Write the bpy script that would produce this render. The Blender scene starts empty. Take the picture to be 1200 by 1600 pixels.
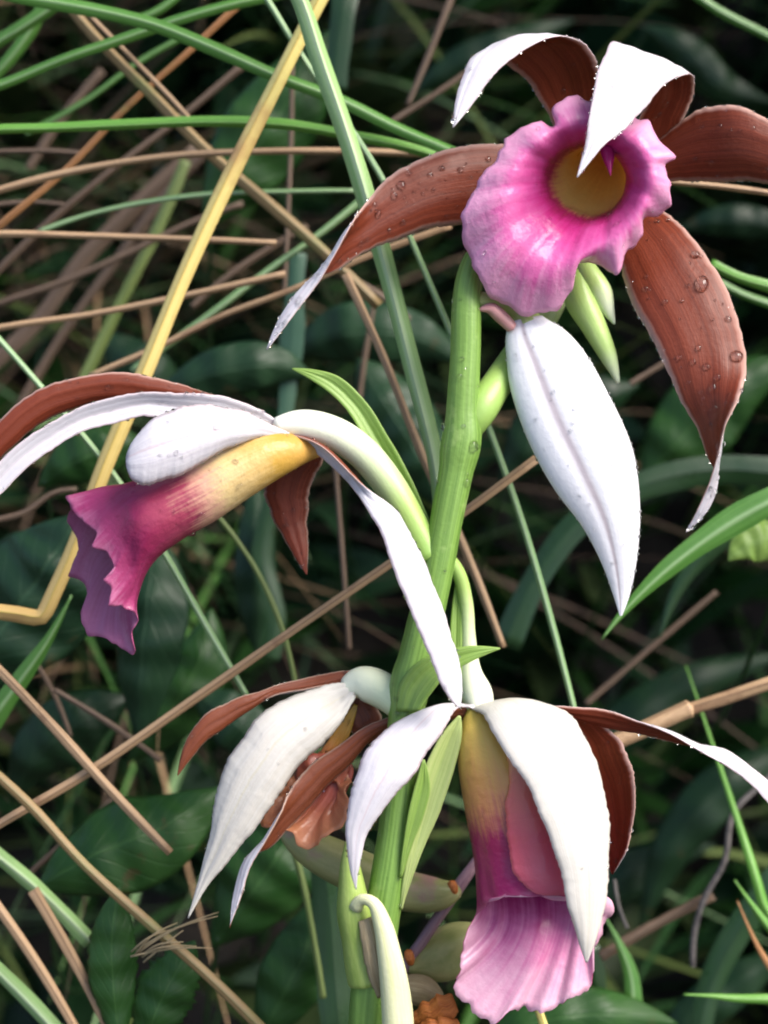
import bpy, math, random
import numpy as np
from mathutils import Vector, Matrix

random.seed(7)
RNG = np.random.default_rng(7)
scene = bpy.context.scene
col = scene.collection

# ------------------------------------------------------------------ camera
U = 0.16 / 1200.0          # metres per photo pixel at the distance of the orchid stem
D = 2400.0                 # distance from lens to stem, in those units
PITCH = math.radians(25)
FOCUS = Vector((0, 0, 0.65))
cam_d = bpy.data.cameras.new("camera")
cam = bpy.data.objects.new("camera", cam_d)
col.objects.link(cam)
cam.rotation_euler = (math.radians(90) - PITCH, 0, 0)
FWD = Vector((0, math.cos(PITCH), -math.sin(PITCH)))
cam.location = FOCUS - FWD * (D * U)
cam_d.sensor_fit = 'VERTICAL'
cam_d.sensor_height = 100.0 / 3.0
cam_d.lens = 50.0
cam_d.clip_start = 0.01
cam_d.clip_end = 200.0
cam_d.dof.use_dof = True
cam_d.dof.focus_distance = (D - 40) * U
cam_d.dof.aperture_fstop = 11.0
scene.camera = cam

# ------------------------------------------------------------------ light
SUN_EL, SUN_AZ = math.radians(54), math.radians(74)   # azimuth: from behind the camera towards the right
to_sun = Vector((math.cos(SUN_EL) * math.sin(SUN_AZ), -math.cos(SUN_EL) * math.cos(SUN_AZ), math.sin(SUN_EL)))
world = bpy.data.worlds.new("World")
scene.world = world
world.use_nodes = True
wn = world.node_tree
sky = wn.nodes.new('ShaderNodeTexSky')
sky.sky_type = 'NISHITA'
sky.sun_disc = False
sky.sun_elevation = SUN_EL
sky.sun_rotation = math.atan2(to_sun.x, to_sun.y)
sky.air_density = 1.0
sky.dust_density = 4.0
sky.ozone_density = 1.0
wn.links.new(sky.outputs[0], wn.nodes['Background'].inputs[0])
wn.nodes['Background'].inputs[1].default_value = 0.135
sun_d = bpy.data.lights.new("sun", 'SUN')
sun_d.energy = 2.4
sun_d.angle = math.radians(36)
sun_d.color = (1.0, 0.96, 0.9)
sun = bpy.data.objects.new("sun", sun_d)
sun.rotation_euler = to_sun.to_track_quat('Z', 'Y').to_euler()
sun.location = (0.5, -0.5, 3)
col.objects.link(sun)
scene.view_settings.view_transform = 'Standard'
scene.view_settings.look = 'None'
scene.view_settings.exposure = 1.0
scene.view_settings.gamma = 1.0
scene.render.engine = 'CYCLES'
scene.cycles.max_bounces = 8
scene.cycles.transparent_max_bounces = 16
scene.cycles.filter_width = 2.0
scene.cycles.transmission_bounces = 6
scene.cycles.caustics_refractive = True
scene.cycles.caustics_reflective = False

CAM = np.array(cam.location)
RX = np.array((1.0, 0, 0)); RF = np.array(FWD); RU = np.cross(RX, RF)

# ------------------------------------------------------------------ helpers
def W(p):
    """photo position (x, y) and distance behind the stem -> world point (arrays)."""
    p = np.asarray(p, float)
    k = (D + p[..., 2]) / D
    X = (p[..., 0] - 600) * k; Y = -(p[..., 1] - 800) * k; Z = D + p[..., 2]
    return CAM + U * (X[..., None] * RX + Y[..., None] * RU + Z[..., None] * RF)

def spline(pts, n):
    """smooth curve through rows of numbers, chord-length Hermite."""
    p = np.asarray(pts, float)
    if len(p) == 2:
        t = np.linspace(0, 1, n)[:, None]
        return p[0] * (1 - t) + p[1] * t
    dd = np.sqrt(((p[1:, :3] - p[:-1, :3]) ** 2).sum(1)) if p.shape[1] >= 3 else np.abs(p[1:] - p[:-1]).sum(1)
    dd = np.maximum(dd, 1e-6) ** 0.75
    t = np.concatenate([[0], np.cumsum(dd)])
    m = np.zeros_like(p)
    h = dd[:, None]
    dl = (p[1:] - p[:-1]) / h
    m[1:-1] = (dl[:-1] * h[1:] + dl[1:] * h[:-1]) / (h[1:] + h[:-1])
    m[0] = 1.5 * dl[0] - 0.5 * m[1]; m[-1] = 1.5 * dl[-1] - 0.5 * m[-2]
    q = np.linspace(0, t[-1], n)
    i = np.clip(np.searchsorted(t, q, side='right') - 1, 0, len(p) - 2)
    H = dd[i][:, None]; s = ((q - t[i]) / dd[i])[:, None]
    return ((2*s**3 - 3*s**2 + 1) * p[i] + (s**3 - 2*s**2 + s) * H * m[i] + (-2*s**3 + 3*s**2) * p[i+1] + (s**3 - s**2) * H * m[i+1])

def unit(v):
    return v / np.maximum(np.linalg.norm(v, axis=-1, keepdims=True), 1e-12)

ORG = {}
def org(o):
    return ORG.get(o.name, np.zeros(3)) if o else np.zeros(3)

def link_mesh(name, V, F, mats, parent=None, mi=None, uv=None, origin=None, smooth=True):
    V = np.asarray(V, float)
    o0 = np.asarray(origin, float) if origin is not None else (org(parent) if parent else V[0].copy())
    me = bpy.data.meshes.new(name)
    me.from_pydata((V - o0).tolist(), [], F)
    for m in mats: me.materials.append(m)
    if mi is not None: me.polygons.foreach_set('material_index', mi)
    if smooth: me.polygons.foreach_set('use_smooth', [True] * len(me.polygons))
    if uv is not None:
        L = me.uv_layers.new(name='UVMap')
        idx = np.zeros(len(me.loops), np.int32); me.loops.foreach_get('vertex_index', idx)
        L.data.foreach_set('uv', np.asarray(uv, np.float32)[idx].ravel())
    me.update()
    o = bpy.data.objects.new(name, me); col.objects.link(o)
    o.location = Vector(o0 - org(parent))
    if parent: o.parent = parent
    ORG[o.name] = o0
    return o

def empty(name, at, parent=None):
    o = bpy.data.objects.new(name, None); col.objects.link(o)
    o.empty_display_size = 0.01
    at = np.asarray(at, float)
    o.location = Vector(at - org(parent))
    if parent: o.parent = parent
    ORG[o.name] = at
    return o

def tag(o, label=None, cat=None, group=None, kind=None):
    if label: o['label'] = label
    if cat: o['category'] = cat
    if group: o['group'] = group
    if kind: o['kind'] = kind
    return o

def grid_normals(G, closed=False):
    du = np.gradient(G, axis=0)
    if closed:
        dv = (np.roll(G, -1, 1) - np.roll(G, 1, 1)) / 2
    else:
        dv = np.gradient(G, axis=1)
    return unit(np.cross(dv, du))

def sheet(name, G, parent, m_front, m_back, thick=5.0, closed=False, uvG=None, origin=None):
    """a real thin solid: two skins and a rim. G: (nu,nv,3) world points, thick in photo px."""
    nu, nv = G.shape[:2]
    N = grid_normals(G, closed)
    t = np.ones((nu, nv)) * thick * U * 0.5
    s = np.linspace(0, 1, nv); e = np.linspace(0, 1, nu)
    if not closed:
        t *= (0.25 + 0.75 * np.clip(np.minimum(s, 1 - s) * 7, 0, 1))[None, :]
    t *= (0.25 + 0.75 * np.clip((1 - e) * 10, 0, 1))[:, None]
    A = G + N * t[..., None]; B = G - N * t[..., None]
    V = np.concatenate([A.reshape(-1, 3), B.reshape(-1, 3)])
    n = nu * nv
    F = []; mi = []
    nvv = nv if closed else nv - 1
    for i in range(nu - 1):
        for j in range(nvv):
            j2 = (j + 1) % nv
            a, b, c, d = i*nv + j, i*nv + j2, (i+1)*nv + j2, (i+1)*nv + j
            F.append((a, b, c, d)); mi.append(0)
            F.append((n + d, n + c, n + b, n + a)); mi.append(1)
    def rim(a, b): F.append((b, a, n + a, n + b)); mi.append(1)
    for j in range(nvv):
        j2 = (j + 1) % nv
        rim(j, j2); rim((nu-1)*nv + j2, (nu-1)*nv + j)
    if not closed:
        for i in range(nu - 1):
            rim((i+1)*nv, i*nv); rim(i*nv + nv - 1, (i+1)*nv + nv - 1)
    if uvG is None:
        ue, us = np.meshgrid(e, np.linspace(0, 1, nv, endpoint=not closed), indexing='ij')
        uvG = np.stack([ue, us], -1)
    uv = np.concatenate([uvG.reshape(-1, 2)] * 2)
    return link_mesh(name, V, F, [m_front, m_back], parent, mi, uv, origin)

def petal(name, parent, rows, inner, outer, face='in', ref=0.2, nu=84, nv=17, thick=5, groove=2.0, wav=1.2, origin=None, keep=None, tipw=True):
    r = spline(np.array(rows, float)[:, :7], nu)
    A = r[:, 0:3].copy(); B = r[:, 3:6].copy()
    e = np.linspace(0, 1, nu)
    ph = RNG.uniform(0, 6.28, 4)
    wob = wav * (np.sin(e * 23 + ph[0]) + 0.7 * np.sin(e * 41 + ph[1]))
    wob2 = wav * (np.sin(e * 21 + ph[2]) + 0.7 * np.sin(e * 37 + ph[3]))
    wob = wob + RNG.normal(0, 0.5, nu) * wav; wob2 = wob2 + RNG.normal(0, 0.5, nu) * wav
    dirAB = unit(B - A); ww = np.clip(np.linalg.norm(B - A, axis=1) / 60, 0, 1)
    A[:, :3] += dirAB * (wob * ww)[:, None]; B[:, :3] += dirAB * (wob2 * ww)[:, None]
    A = W(A); B = W(B)
    T = np.gradient((A + B) / 2, axis=0)
    n = unit(np.cross(unit(B - A), unit(T)))
    # keep the normal continuous where the chord gets short
    for i in range(1, nu):
        if np.linalg.norm(B[i] - A[i]) < 3 * U: n[i] = n[i-1]
    k = int(ref * (nu - 1))
    sgn = 1.0 if np.dot(n[k], CAM - A[k]) > 0 else -1.0
    s = np.linspace(0, 1, nv)
    bul = 4 * s * (1 - s)
    G = A[:, None, :] * (1 - s)[None, :, None] + B[:, None, :] * s[None, :, None]
    gr = np.exp(-((s - 0.5) / 0.06) ** 2) + 0.3 * np.cos(s * 2 * np.pi * 5)
    fade = np.clip(np.linalg.norm(B - A, axis=1) / (40 * U), 0, 1)
    off = r[:, 6:7] * bul[None, :] - groove * gr[None, :] * fade[:, None]
    G = G + (sgn * n)[:, None, :] * off[..., None] * U
    N = grid_normals(G)
    # skin 0 lies on the +N side
    front_is_face = np.dot(N[k, nv//2], sgn * n[k]) > 0
    f, b = (inner, outer) if face == 'in' else (outer, inner)
    if not front_is_face: f, b = b, f
    o = sheet(name, G, parent, f, b, thick, origin=origin)
    if keep is not None: keep.append(G)
    return o

def tube(name, parent, P3, R, mat, nseg=14, origin=None, n=None, uvr=(0, 1), squash=1.0, cap=True, bump=0.0):
    """swept round stalk; P3 world points with radii R (metres), already smooth."""
    P3 = np.asarray(P3); R = np.asarray(R)
    T = unit(np.gradient(P3, axis=0))
    ref = np.array(RF)
    s1 = unit(np.cross(T, ref)); s2 = unit(np.cross(s1, T))
    a = np.linspace(0, 2 * math.pi, nseg, endpoint=False)
    rr = R[:, None] * (1 + bump * np.sin(a * 5)[None, :])
    G = P3[:, None, :] + s1[:, None, :] * (np.cos(a)[None, :] * rr)[..., None] + s2[:, None, :] * (np.sin(a)[None, :] * rr * squash)[..., None]
    nu = len(P3)
    V = G.reshape(-1, 3).tolist(); F = []
    for i in range(nu - 1):
        for j in range(nseg):
            j2 = (j + 1) % nseg
            F.append((i*nseg + j, (i+1)*nseg + j, (i+1)*nseg + j2, i*nseg + j2))
    ue, us = np.meshgrid(np.linspace(uvr[0], uvr[1], nu), np.linspace(0, 1, nseg), indexing='ij')
    uv = np.stack([ue, us], -1).reshape(-1, 2).tolist()
    if cap:
        V.append((P3[0] - T[0] * R[0] * 0.5).tolist()); uv.append([uvr[0], 0.5]); c0 = len(V) - 1
        V.append((P3[-1] + T[-1] * R[-1] * 0.5).tolist()); uv.append([uvr[1], 0.5]); c1 = len(V) - 1
        for j in range(nseg):
            j2 = (j + 1) % nseg
            F.append((c0, j, j2)); F.append((c1, (nu-1)*nseg + j2, (nu-1)*nseg + j))
    return link_mesh(name, V, F, [mat], parent, None, uv, origin)

def ptube(name, parent, pts, mat, n=40, **kw):
    """tube from photo points (x, y, behind, radius px)."""
    r = spline(pts, n)
    return tube(name, parent, W(r[:, :3]), np.maximum(r[:, 3], 0.3) * U * (D + r[:, 2]) / D, mat, **kw)

def loft(name, parent, rings, inner, outer, nu=56, nv=96, thick=5, ruffle=0, rk=(9, 17), rpow=3, inside_front=None, origin=None, seed=0, keep=None, serr=4.0):
    """closed-section flower tube. rings: arrays (m,3) of photo points, any count each, resampled."""
    rs = []
    for r in rings:
        r = np.asarray(r, float)
        q = np.concatenate([r[-2:], r, r[:3]])
        sp = spline(q, 900)
        # locate the closed span by nearest points
        d0 = np.argmin(((sp[:450] - r[0]) ** 2).sum(1)); d1 = 450 + np.argmin(((sp[450:] - r[0]) ** 2).sum(1))
        ii = np.linspace(d0, d1, nv + 1)[:-1].astype(int)
        rs.append(sp[ii])
    rs = np.array(rs)                       # (rings, nv, 3)
    flat = rs.reshape(len(rs), -1)
    # common parameter for all columns
    cen = rs.mean(1); size = np.abs(rs - cen[:, None]).mean((1, 2))
    key = np.concatenate([cen, size[:, None] * 2], 1)
    g = spline(np.concatenate([key[:, :3], flat], 1), nu)[:, 3:].reshape(nu, nv, 3)
    G = W(g)
    N = grid_normals(G, True)
    e = np.linspace(0, 1, nu)[:, None]; a = np.linspace(0, 2 * math.pi, nv, endpoint=False)[None, :]
    rg = np.random.default_rng(seed); p = rg.uniform(0, 6.28, 6)
    f = np.zeros((nu, nv))
    for kk in range(2, rk[1] + 1):
        f += rg.normal() / (1 + (kk / rk[0]) ** 2) ** 0.5 * np.sin(kk * a + rg.uniform(0, 6.28) + rg.normal() * 1.6 * e * 3)
    f /= f.std()
    loc = 0.55 + 0.45 * np.sin(2 * a + p[0]) * np.sin(3 * a + p[1])
    f = f * loc + 0.35 * np.sin(a * 5 + 9 * e + p[2]) * (1 - e)
    G = G + N * (ruffle * U * e ** rpow * f)[..., None]
    dv = rg.normal(0, 1, nv); dv = 0.25 * np.roll(dv, 1) + 0.5 * dv + 0.25 * np.roll(dv, -1)
    dv = dv + 1.1 * np.sin(np.arange(nv) * 2 * math.pi / nv * 17 + 3 * np.sin(a[0] * 2)) * 0.5
    Tu = unit(np.gradient(G, axis=0))
    G = G + Tu * (serr * U * np.clip((e - 0.86) / 0.14, 0, 1) ** 1.5 * dv[None, :])[..., None]
    if keep is not None: keep.append(G)
    # which side is inside
    c = G.mean(1, keepdims=True)
    k = nu // 3
    ins = ((c - G)[k] * N[k]).sum(-1).mean() > 0
    return sheet(name, G, parent, inner if ins else outer, outer if ins else inner, thick, closed=True, origin=origin)

# unit drop
def _ico():
    import bmesh
    bm = bmesh.new(); bmesh.ops.create_icosphere(bm, subdivisions=2, radius=1)
    v = np.array([x.co[:] for x in bm.verts]); f = [tuple(x.index for x in y.verts) for y in bm.faces]; bm.free()
    return v, f
ICO = _ico()

def drops(parent, spots, mat, name='water_drops'):
    """spots: (pos, normal, radius m) beads of water, one joined part."""
    V = []; F = []; k = 0
    for p, n, r in spots:
        n = unit(np.asarray(n)); a = unit(np.cross(n, np.array((0.3, 0.5, 0.8)))); b = np.cross(n, a)
        st = RNG.uniform(0.85, 1.2)
        v = ICO[0]
        V.append(p + r * (v[:, :1] * a * st + v[:, 1:2] * b / st + v[:, 2:] * n * 0.62) + n * r * 0.18)
        F += [tuple(i + k for i in f) for f in ICO[1]]; k += len(v)
    if not V: return None
    o = link_mesh(name, np.concatenate(V), F, [mat], parent)
    o['kind'] = 'stuff'
    return o

def scatter(G, n, rmin, rmax, side='cam', closed=False, edge=0, thick=5):
    """drop spots on the side of a sheet that the lens looks at, and along its edges."""
    N = grid_normals(G, closed); out = []
    nu, nv = G.shape[:2]
    for _ in range(n):
        i = RNG.integers(2, nu - 1); j = RNG.integers(1, nv - 1)
        fu, fv = RNG.uniform(0, 1, 2)
        p = (G[i, j] * (1-fu) + G[i-1, j] * fu) * (1 - fv) + (G[i, j-1] * (1-fu) + G[i-1, j-1] * fu) * fv
        nn = N[i, j]
        if np.dot(nn, CAM - p) < 0: nn = -nn
        r = rmin + (rmax - rmin) * RNG.uniform() ** 3.0
        out.append((p + nn * thick * 0.5 * U, nn, r * U))
    for _ in range(edge):
        i = RNG.integers(3, nu - 1); j = 0 if RNG.uniform() < 0.5 else nv - 1
        j1 = 1 if j == 0 else nv - 2
        f = RNG.uniform(); p = G[i, j] * (1 - f) + G[i-1, j] * f
        nn = unit(G[i, j] - G[i, j1]) + 0.6 * unit(CAM - p)
        out.append((p, unit(nn), RNG.uniform(1.6, 3.4) * U))
    return out

# ------------------------------------------------------------------ materials
def new_mat(name):
    m = bpy.data.materials.new(name); m.use_nodes = True
    return m, m.node_tree.nodes, m.node_tree.links, m.node_tree.nodes['Principled BSDF']

def ramp(ns, stops):
    r = ns.new('ShaderNodeValToRGB'); cr = r.color_ramp
    while len(cr.elements) > 1: cr.elements.remove(cr.elements[-1])
    cr.elements[0].position = stops[0][0]; cr.elements[0].color = (*stops[0][1], 1)
    for p, c in stops[1:]:
        e = cr.elements.new(p); e.color = (*c, 1)
    return r

def streak_uv(ns, ls, su, sv):
    uv = ns.new('ShaderNodeTexCoord'); mp = ns.new('ShaderNodeMapping')
    mp.inputs['Scale'].default_value = (su, sv, 1)
    ls.new(uv.outputs['UV'], mp.inputs[0])
    return uv, mp

def noise(ns, ls, vec, scale, detail=4, rough=0.6):
    t = ns.new('ShaderNodeTexNoise'); t.inputs['Scale'].default_value = scale
    t.inputs['Detail'].default_value = detail; t.inputs['Roughness'].default_value = rough
    if vec is not None: ls.new(vec, t.inputs['Vector'])
    return t

def mixc(ns, ls, fac, a, b, mode='MIX'):
    m = ns.new('ShaderNodeMix'); m.data_type = 'RGBA'; m.blend_type = mode
    for sock, v in ((m.inputs[0], fac), (m.inputs[6], a), (m.inputs[7], b)):
        if hasattr(v, 'is_linked') or hasattr(v, 'links'): ls.new(v, sock)
        elif isinstance(v, (int, float)): sock.default_value = v
        else: sock.default_value = (*v, 1)
    return m.outputs[2]

def finish(m, ns, ls, bsdf, colour, rough=0.45, transl=0.0, bump_vec=None, bump_scale=900, bump_str=0.2, bump_dist=0.0003, spec=0.5, coat=0.0, bump_src=None, rough_var=0.0, tcol=None):
    ls.new(colour, bsdf.inputs['Base Color'])
    bsdf.inputs['Roughness'].default_value = rough
    bsdf.inputs['Specular IOR Level'].default_value = spec
    bsdf.inputs['Coat Weight'].default_value = coat
    bsdf.inputs['Coat Roughness'].default_value = 0.12
    tc = ns.new('ShaderNodeTexCoord')
    nb = noise(ns, ls, tc.outputs['Object'], bump_scale, 3)
    bp = ns.new('ShaderNodeBump'); bp.inputs['Strength'].default_value = bump_str; bp.inputs['Distance'].default_value = bump_dist
    ls.new(bump_src if bump_src is not None else nb.outputs[0], bp.inputs['Height'])
    ls.new(bp.outputs[0], bsdf.inputs['Normal'])
    if rough_var:
        mr = ns.new('ShaderNodeMapRange'); mr.inputs[1].default_value = 0.3; mr.inputs[2].default_value = 0.7
        mr.inputs[3].default_value = max(rough - rough_var, 0.05); mr.inputs[4].default_value = min(rough + rough_var, 1)
        n2 = noise(ns, ls, tc.outputs['Object'], bump_scale * 0.12, 3)
        ls.new(n2.outputs[0], mr.inputs[0]); ls.new(mr.outputs[0], bsdf.inputs['Roughness'])
    if transl > 0:
        tr = ns.new('ShaderNodeBsdfTranslucent')
        if tcol is None: ls.new(colour, tr.inputs[0])
        else: tr.inputs[0].default_value = (*tcol, 1)
        mx = ns.new('ShaderNodeMixShader'); mx.inputs[0].default_value = transl
        ls.new(bsdf.outputs[0], mx.inputs[1]); ls.new(tr.outputs[0], mx.inputs[2])
        ls.new(mx.outputs[0], ns['Material Output'].inputs[0])
    return m

def mat_streak(name, c1, c2, su=2, sv=30, rough=0.45, transl=0.0, mid=None, midw=0.03, edge=None, patch=None, spec=0.5, coat=0.0, bump_str=0.25, bump_dist=0.0003, rough_var=0.0, lengthramp=None, bump_scale=900, tcol=None):
    """colour streaked along the piece, optional midrib line, edge tint, blotches and base-to-tip change."""
    m, ns, ls, b = new_mat(name)
    uv, mp = streak_uv(ns, ls, su, sv)
    nz = noise(ns, ls, mp.outputs[0], 1.0, 4)
    rp = ramp(ns, [(0.3, c1), (0.7, c2)]); ls.new(nz.outputs[0], rp.inputs[0])
    c = rp.outputs[0]
    sx = ns.new('ShaderNodeSeparateXYZ'); ls.new(uv.outputs['UV'], sx.inputs[0])
    if lengthramp:
        lr = ramp(ns, lengthramp[0]); ls.new(sx.outputs[0], lr.inputs[0])
        c = mixc(ns, ls, lengthramp[1], c, lr.outputs[0], lengthramp[2])
    if mid or edge:
        ab = ns.new('ShaderNodeMath'); ab.operation = 'SUBTRACT'; ls.new(sx.outputs[1], ab.inputs[0]); ab.inputs[1].default_value = 0.5
        aa = ns.new('ShaderNodeMath'); aa.operation = 'ABSOLUTE'; ls.new(ab.outputs[0], aa.inputs[0])
        if mid:
            mr = ns.new('ShaderNodeMapRange'); mr.inputs[1].default_value = midw * 0.3; mr.inputs[2].default_value = midw
            mr.inputs[3].default_value = 0.75; mr.inputs[4].default_value = 0.0
            ls.new(aa.outputs[0], mr.inputs[0]); c = mixc(ns, ls, mr.outputs[0], c, mid)
        if edge:
            mr = ns.new('ShaderNodeMapRange'); mr.inputs[1].default_value = 0.42; mr.inputs[2].default_value = 0.5
            mr.inputs[3].default_value = 0.0; mr.inputs[4].default_value = 0.8
            ls.new(aa.outputs[0], mr.inputs[0]); c = mixc(ns, ls, mr.outputs[0], c, edge)
    tc = ns.new('ShaderNodeTexCoord')
    if patch:
        n3 = noise(ns, ls, tc.outputs['Object'], patch[1], 4)
        mr = ns.new('ShaderNodeMapRange'); mr.inputs[1].default_value = patch[2]; mr.inputs[2].default_value = patch[2] + 0.12
        ls.new(n3.outputs[0], mr.inputs[0]); c = mixc(ns, ls, mr.outputs[0], c, patch[0])
    nb = noise(ns, ls, tc.outputs['Object'], bump_scale, 3)
    hh = ns.new('ShaderNodeMath'); hh.operation = 'MULTIPLY_ADD'; hh.inputs[1].default_value = 0.9
    ls.new(nz.outputs[0], hh.inputs[0]); ls.new(nb.outputs[0], hh.inputs[2])
    return finish(m, ns, ls, b, c, rough, transl, None, bump_scale, bump_str, bump_dist, spec, coat, hh.outputs[0], rough_var, tcol)

BROWN = mat_streak('petal_brown', (0.095, 0.017, 0.008), (0.215, 0.043, 0.018), 1.2, 46, 0.44, 0.06, mid=(0.17, 0.035, 0.016), midw=0.035, edge=(0.62, 0.42, 0.36), rough_var=0.08, coat=0.0, spec=0.28, bump_str=0.3)
BROWN_OLD = mat_streak('petal_brown_dull', (0.13, 0.03, 0.011), (0.26, 0.068, 0.026), 1.2, 40, 0.45, 0.06, mid=(0.15, 0.035, 0.016), midw=0.03, edge=(0.6, 0.45, 0.36), bump_str=0.35)
WHITE = mat_streak('petal_white', (0.66, 0.64, 0.72), (0.86, 0.85, 0.88), 1.5, 34, 0.42, 0.3, mid=(0.7, 0.58, 0.62), midw=0.03, edge=(0.82, 0.68, 0.72), coat=0.04, bump_str=0.3, tcol=(0.86, 0.7, 0.62))
CREAM = mat_streak('petal_cream', (0.76, 0.73, 0.64), (0.88, 0.87, 0.82), 1.5, 30, 0.42, 0.32, mid=(0.8, 0.76, 0.6), midw=0.03, coat=0.04, bump_str=0.3, tcol=(0.88, 0.75, 0.6))
BUDM = mat_streak('bud_white', (0.78, 0.76, 0.82), (0.88, 0.87, 0.89), 2, 40, 0.4, 0.1, coat=0.06, bump_str=0.35)

def mat_lip(name, stops, streak=0.35, rough=0.32, dark=(0.36, 0.02, 0.16), spotty=0.0):
    m, ns, ls, b = new_mat(name)
    uv, mp = streak_uv(ns, ls, 2.2, 60)
    nz = noise(ns, ls, mp.outputs[0], 1.0, 4)
    tc = ns.new('ShaderNodeTexCoord'); big = noise(ns, ls, tc.outputs['Object'], 140, 4)
    sx = ns.new('ShaderNodeSeparateXYZ'); ls.new(uv.outputs['UV'], sx.inputs[0])
    a = ns.new('ShaderNodeMath'); a.operation = 'MULTIPLY_ADD'; a.inputs[1].default_value = 0.22; ls.new(nz.outputs[0], a.inputs[0]); ls.new(sx.outputs[0], a.inputs[2])
    a2 = ns.new('ShaderNodeMath'); a2.operation = 'MULTIPLY_ADD'; a2.inputs[1].default_value = 0.2; ls.new(big.outputs[0], a2.inputs[0]); ls.new(a.outputs[0], a2.inputs[2])
    a3 = ns.new('ShaderNodeMath'); a3.operation = 'SUBTRACT'; a3.inputs[1].default_value = 0.21; ls.new(a2.outputs[0], a3.inputs[0])
    rp = ramp(ns, stops); ls.new(a3.outputs[0], rp.inputs[0])
    return finish(m, ns, ls, b, rp.outputs[0], rough, 0.28, None, 420, 0.45, 0.0007, 0.45, 0.12, None, 0.1)

YEL = (0.66, 0.40, 0.07); YEL2 = (0.72, 0.5, 0.14); MAG = (0.30, 0.012, 0.09); HOT = (0.56, 0.03, 0.22); PINK = (0.72, 0.15, 0.42); PALE = (0.84, 0.40, 0.62)
LIP_FACE = mat_lip('lip_inside_face_on', [(0.0, (0.7, 0.36, 0.08)), (0.2, (0.88, 0.6, 0.14)), (0.33, (0.9, 0.68, 0.2)), (0.41, (0.86, 0.58, 0.2)), (0.46, (0.66, 0.26, 0.16)), (0.51, (0.42, 0.05, 0.11)), (0.55, (0.36, 0.012, 0.1)), (0.64, HOT), (0.76, (0.66, 0.09, 0.34)), (0.86, PINK), (0.97, PALE)])
LIP_BACK = mat_lip('lip_outside', [(0.0, YEL2), (0.35, YEL), (0.5, (0.5, 0.1, 0.22)), (0.75, (0.55, 0.09, 0.32)), (1.0, PINK)])
LIP_SIDE_OUT = mat_lip('lip_side_outside', [(0.0, (0.66, 0.36, 0.09)), (0.2, YEL), (0.40, (0.86, 0.66, 0.32)), (0.5, (0.8, 0.44, 0.32)), (0.58, (0.46, 0.07, 0.13)), (0.75, (0.33, 0.025, 0.10)), (0.93, (0.40, 0.05, 0.17)), (1.0, (0.5, 0.14, 0.28))])
LIP_SIDE_IN = mat_lip('lip_side_inside', [(0.0, YEL), (0.5, MAG), (0.8, (0.36, 0.07, 0.17)), (1.0, (0.52, 0.17, 0.32))])
LIP_LOW_OUT = mat_lip('lip_low_outside', [(0.0, (0.82, 0.66, 0.14)), (0.25, (0.88, 0.54, 0.13)), (0.42, (0.84, 0.36, 0.15)), (0.55, (0.46, 0.035, 0.13)), (0.8, (0.46, 0.03, 0.17)), (1.0, (0.58, 0.14, 0.28))])
LIP_LOW_IN = mat_lip('lip_low_inside', [(0.0, YEL), (0.4, MAG), (0.72, (0.46, 0.04, 0.2)), (0.82, (0.66, 0.16, 0.38)), (1.0, (0.84, 0.5, 0.64))])
LIP_FOLD = mat_lip('lip_fold', [(0.0, (0.86, 0.58, 0.16)), (0.3, (0.84, 0.26, 0.17)), (0.6, (0.8, 0.13, 0.18)), (1.0, (0.8, 0.2, 0.3))])
LIP_OLD = mat_lip('lip_faded', [(0.0, (0.68, 0.45, 0.06)), (0.35, (0.6, 0.3, 0.06)), (0.6, (0.5, 0.11, 0.09)), (0.8, (0.52, 0.15, 0.08)), (1.0, (0.6, 0.25, 0.12))])

STEM = mat_streak('stem_green', (0.085, 0.18, 0.025), (0.22, 0.38, 0.075), 5, 26, 0.45, 0.0, rough_var=0.12, bump_str=0.35, patch=((0.28, 0.40, 0.12), 110, 0.6))
BRACT = mat_streak('bract_green', (0.2, 0.36, 0.05), (0.34, 0.5, 0.13), 2, 34, 0.42, 0.25, coat=0.06, bump_str=0.25)
BRACT_PALE = mat_streak('bract_pale', (0.42, 0.56, 0.16), (0.58, 0.66, 0.28), 2, 30, 0.42, 0.25, coat=0.06)
PEDICEL = mat_streak('pedicel', (0.42, 0.56, 0.18), (0.56, 0.66, 0.28), 2, 12, 0.42, 0.0, coat=0.06, lengthramp=([(0.0, (0.86, 0.86, 0.8)), (0.35, (0.8, 0.84, 0.62)), (0.75, (0.33, 0.48, 0.12)), (1.0, (0.22, 0.40, 0.07))], 0.9, 'MIX'))
GREENBUD = mat_streak('green_bud', (0.3, 0.47, 0.1), (0.46, 0.6, 0.2), 2, 16, 0.4, 0.0, coat=0.06, lengthramp=([(0.0, (0.3, 0.46, 0.1)), (0.7, (0.4, 0.55, 0.18)), (1.0, (0.82, 0.84, 0.68))], 0.7, 'MIX'))
PALEYEL = mat_streak('withering_stalk', (0.60, 0.62, 0.30), (0.74, 0.74, 0.48), 3, 16, 0.45, 0.0, coat=0.06, bump_str=0.3)
SHEATH = mat_streak('sheath_yellow_green', (0.22, 0.33, 0.06), (0.36, 0.46, 0.12), 3, 12, 0.45, 0.0, coat=0.04, bump_str=0.3)
PURPLE = mat_streak('stem_purple', (0.14, 0.075, 0.11), (0.28, 0.17, 0.2), 6, 6, 0.4, 0.0, coat=0.06)
POD = mat_streak('seed_pod', (0.2, 0.23, 0.07), (0.36, 0.34, 0.15), 3, 8, 0.45, 0.0, patch=((0.34, 0.2, 0.16), 90, 0.54), bump_str=0.3)
WITHER = mat_streak('withered_orange', (0.42, 0.1, 0.02), (0.75, 0.26, 0.06), 2, 22, 0.5, 0.2, bump_str=0.6, bump_dist=0.0008)
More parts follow.
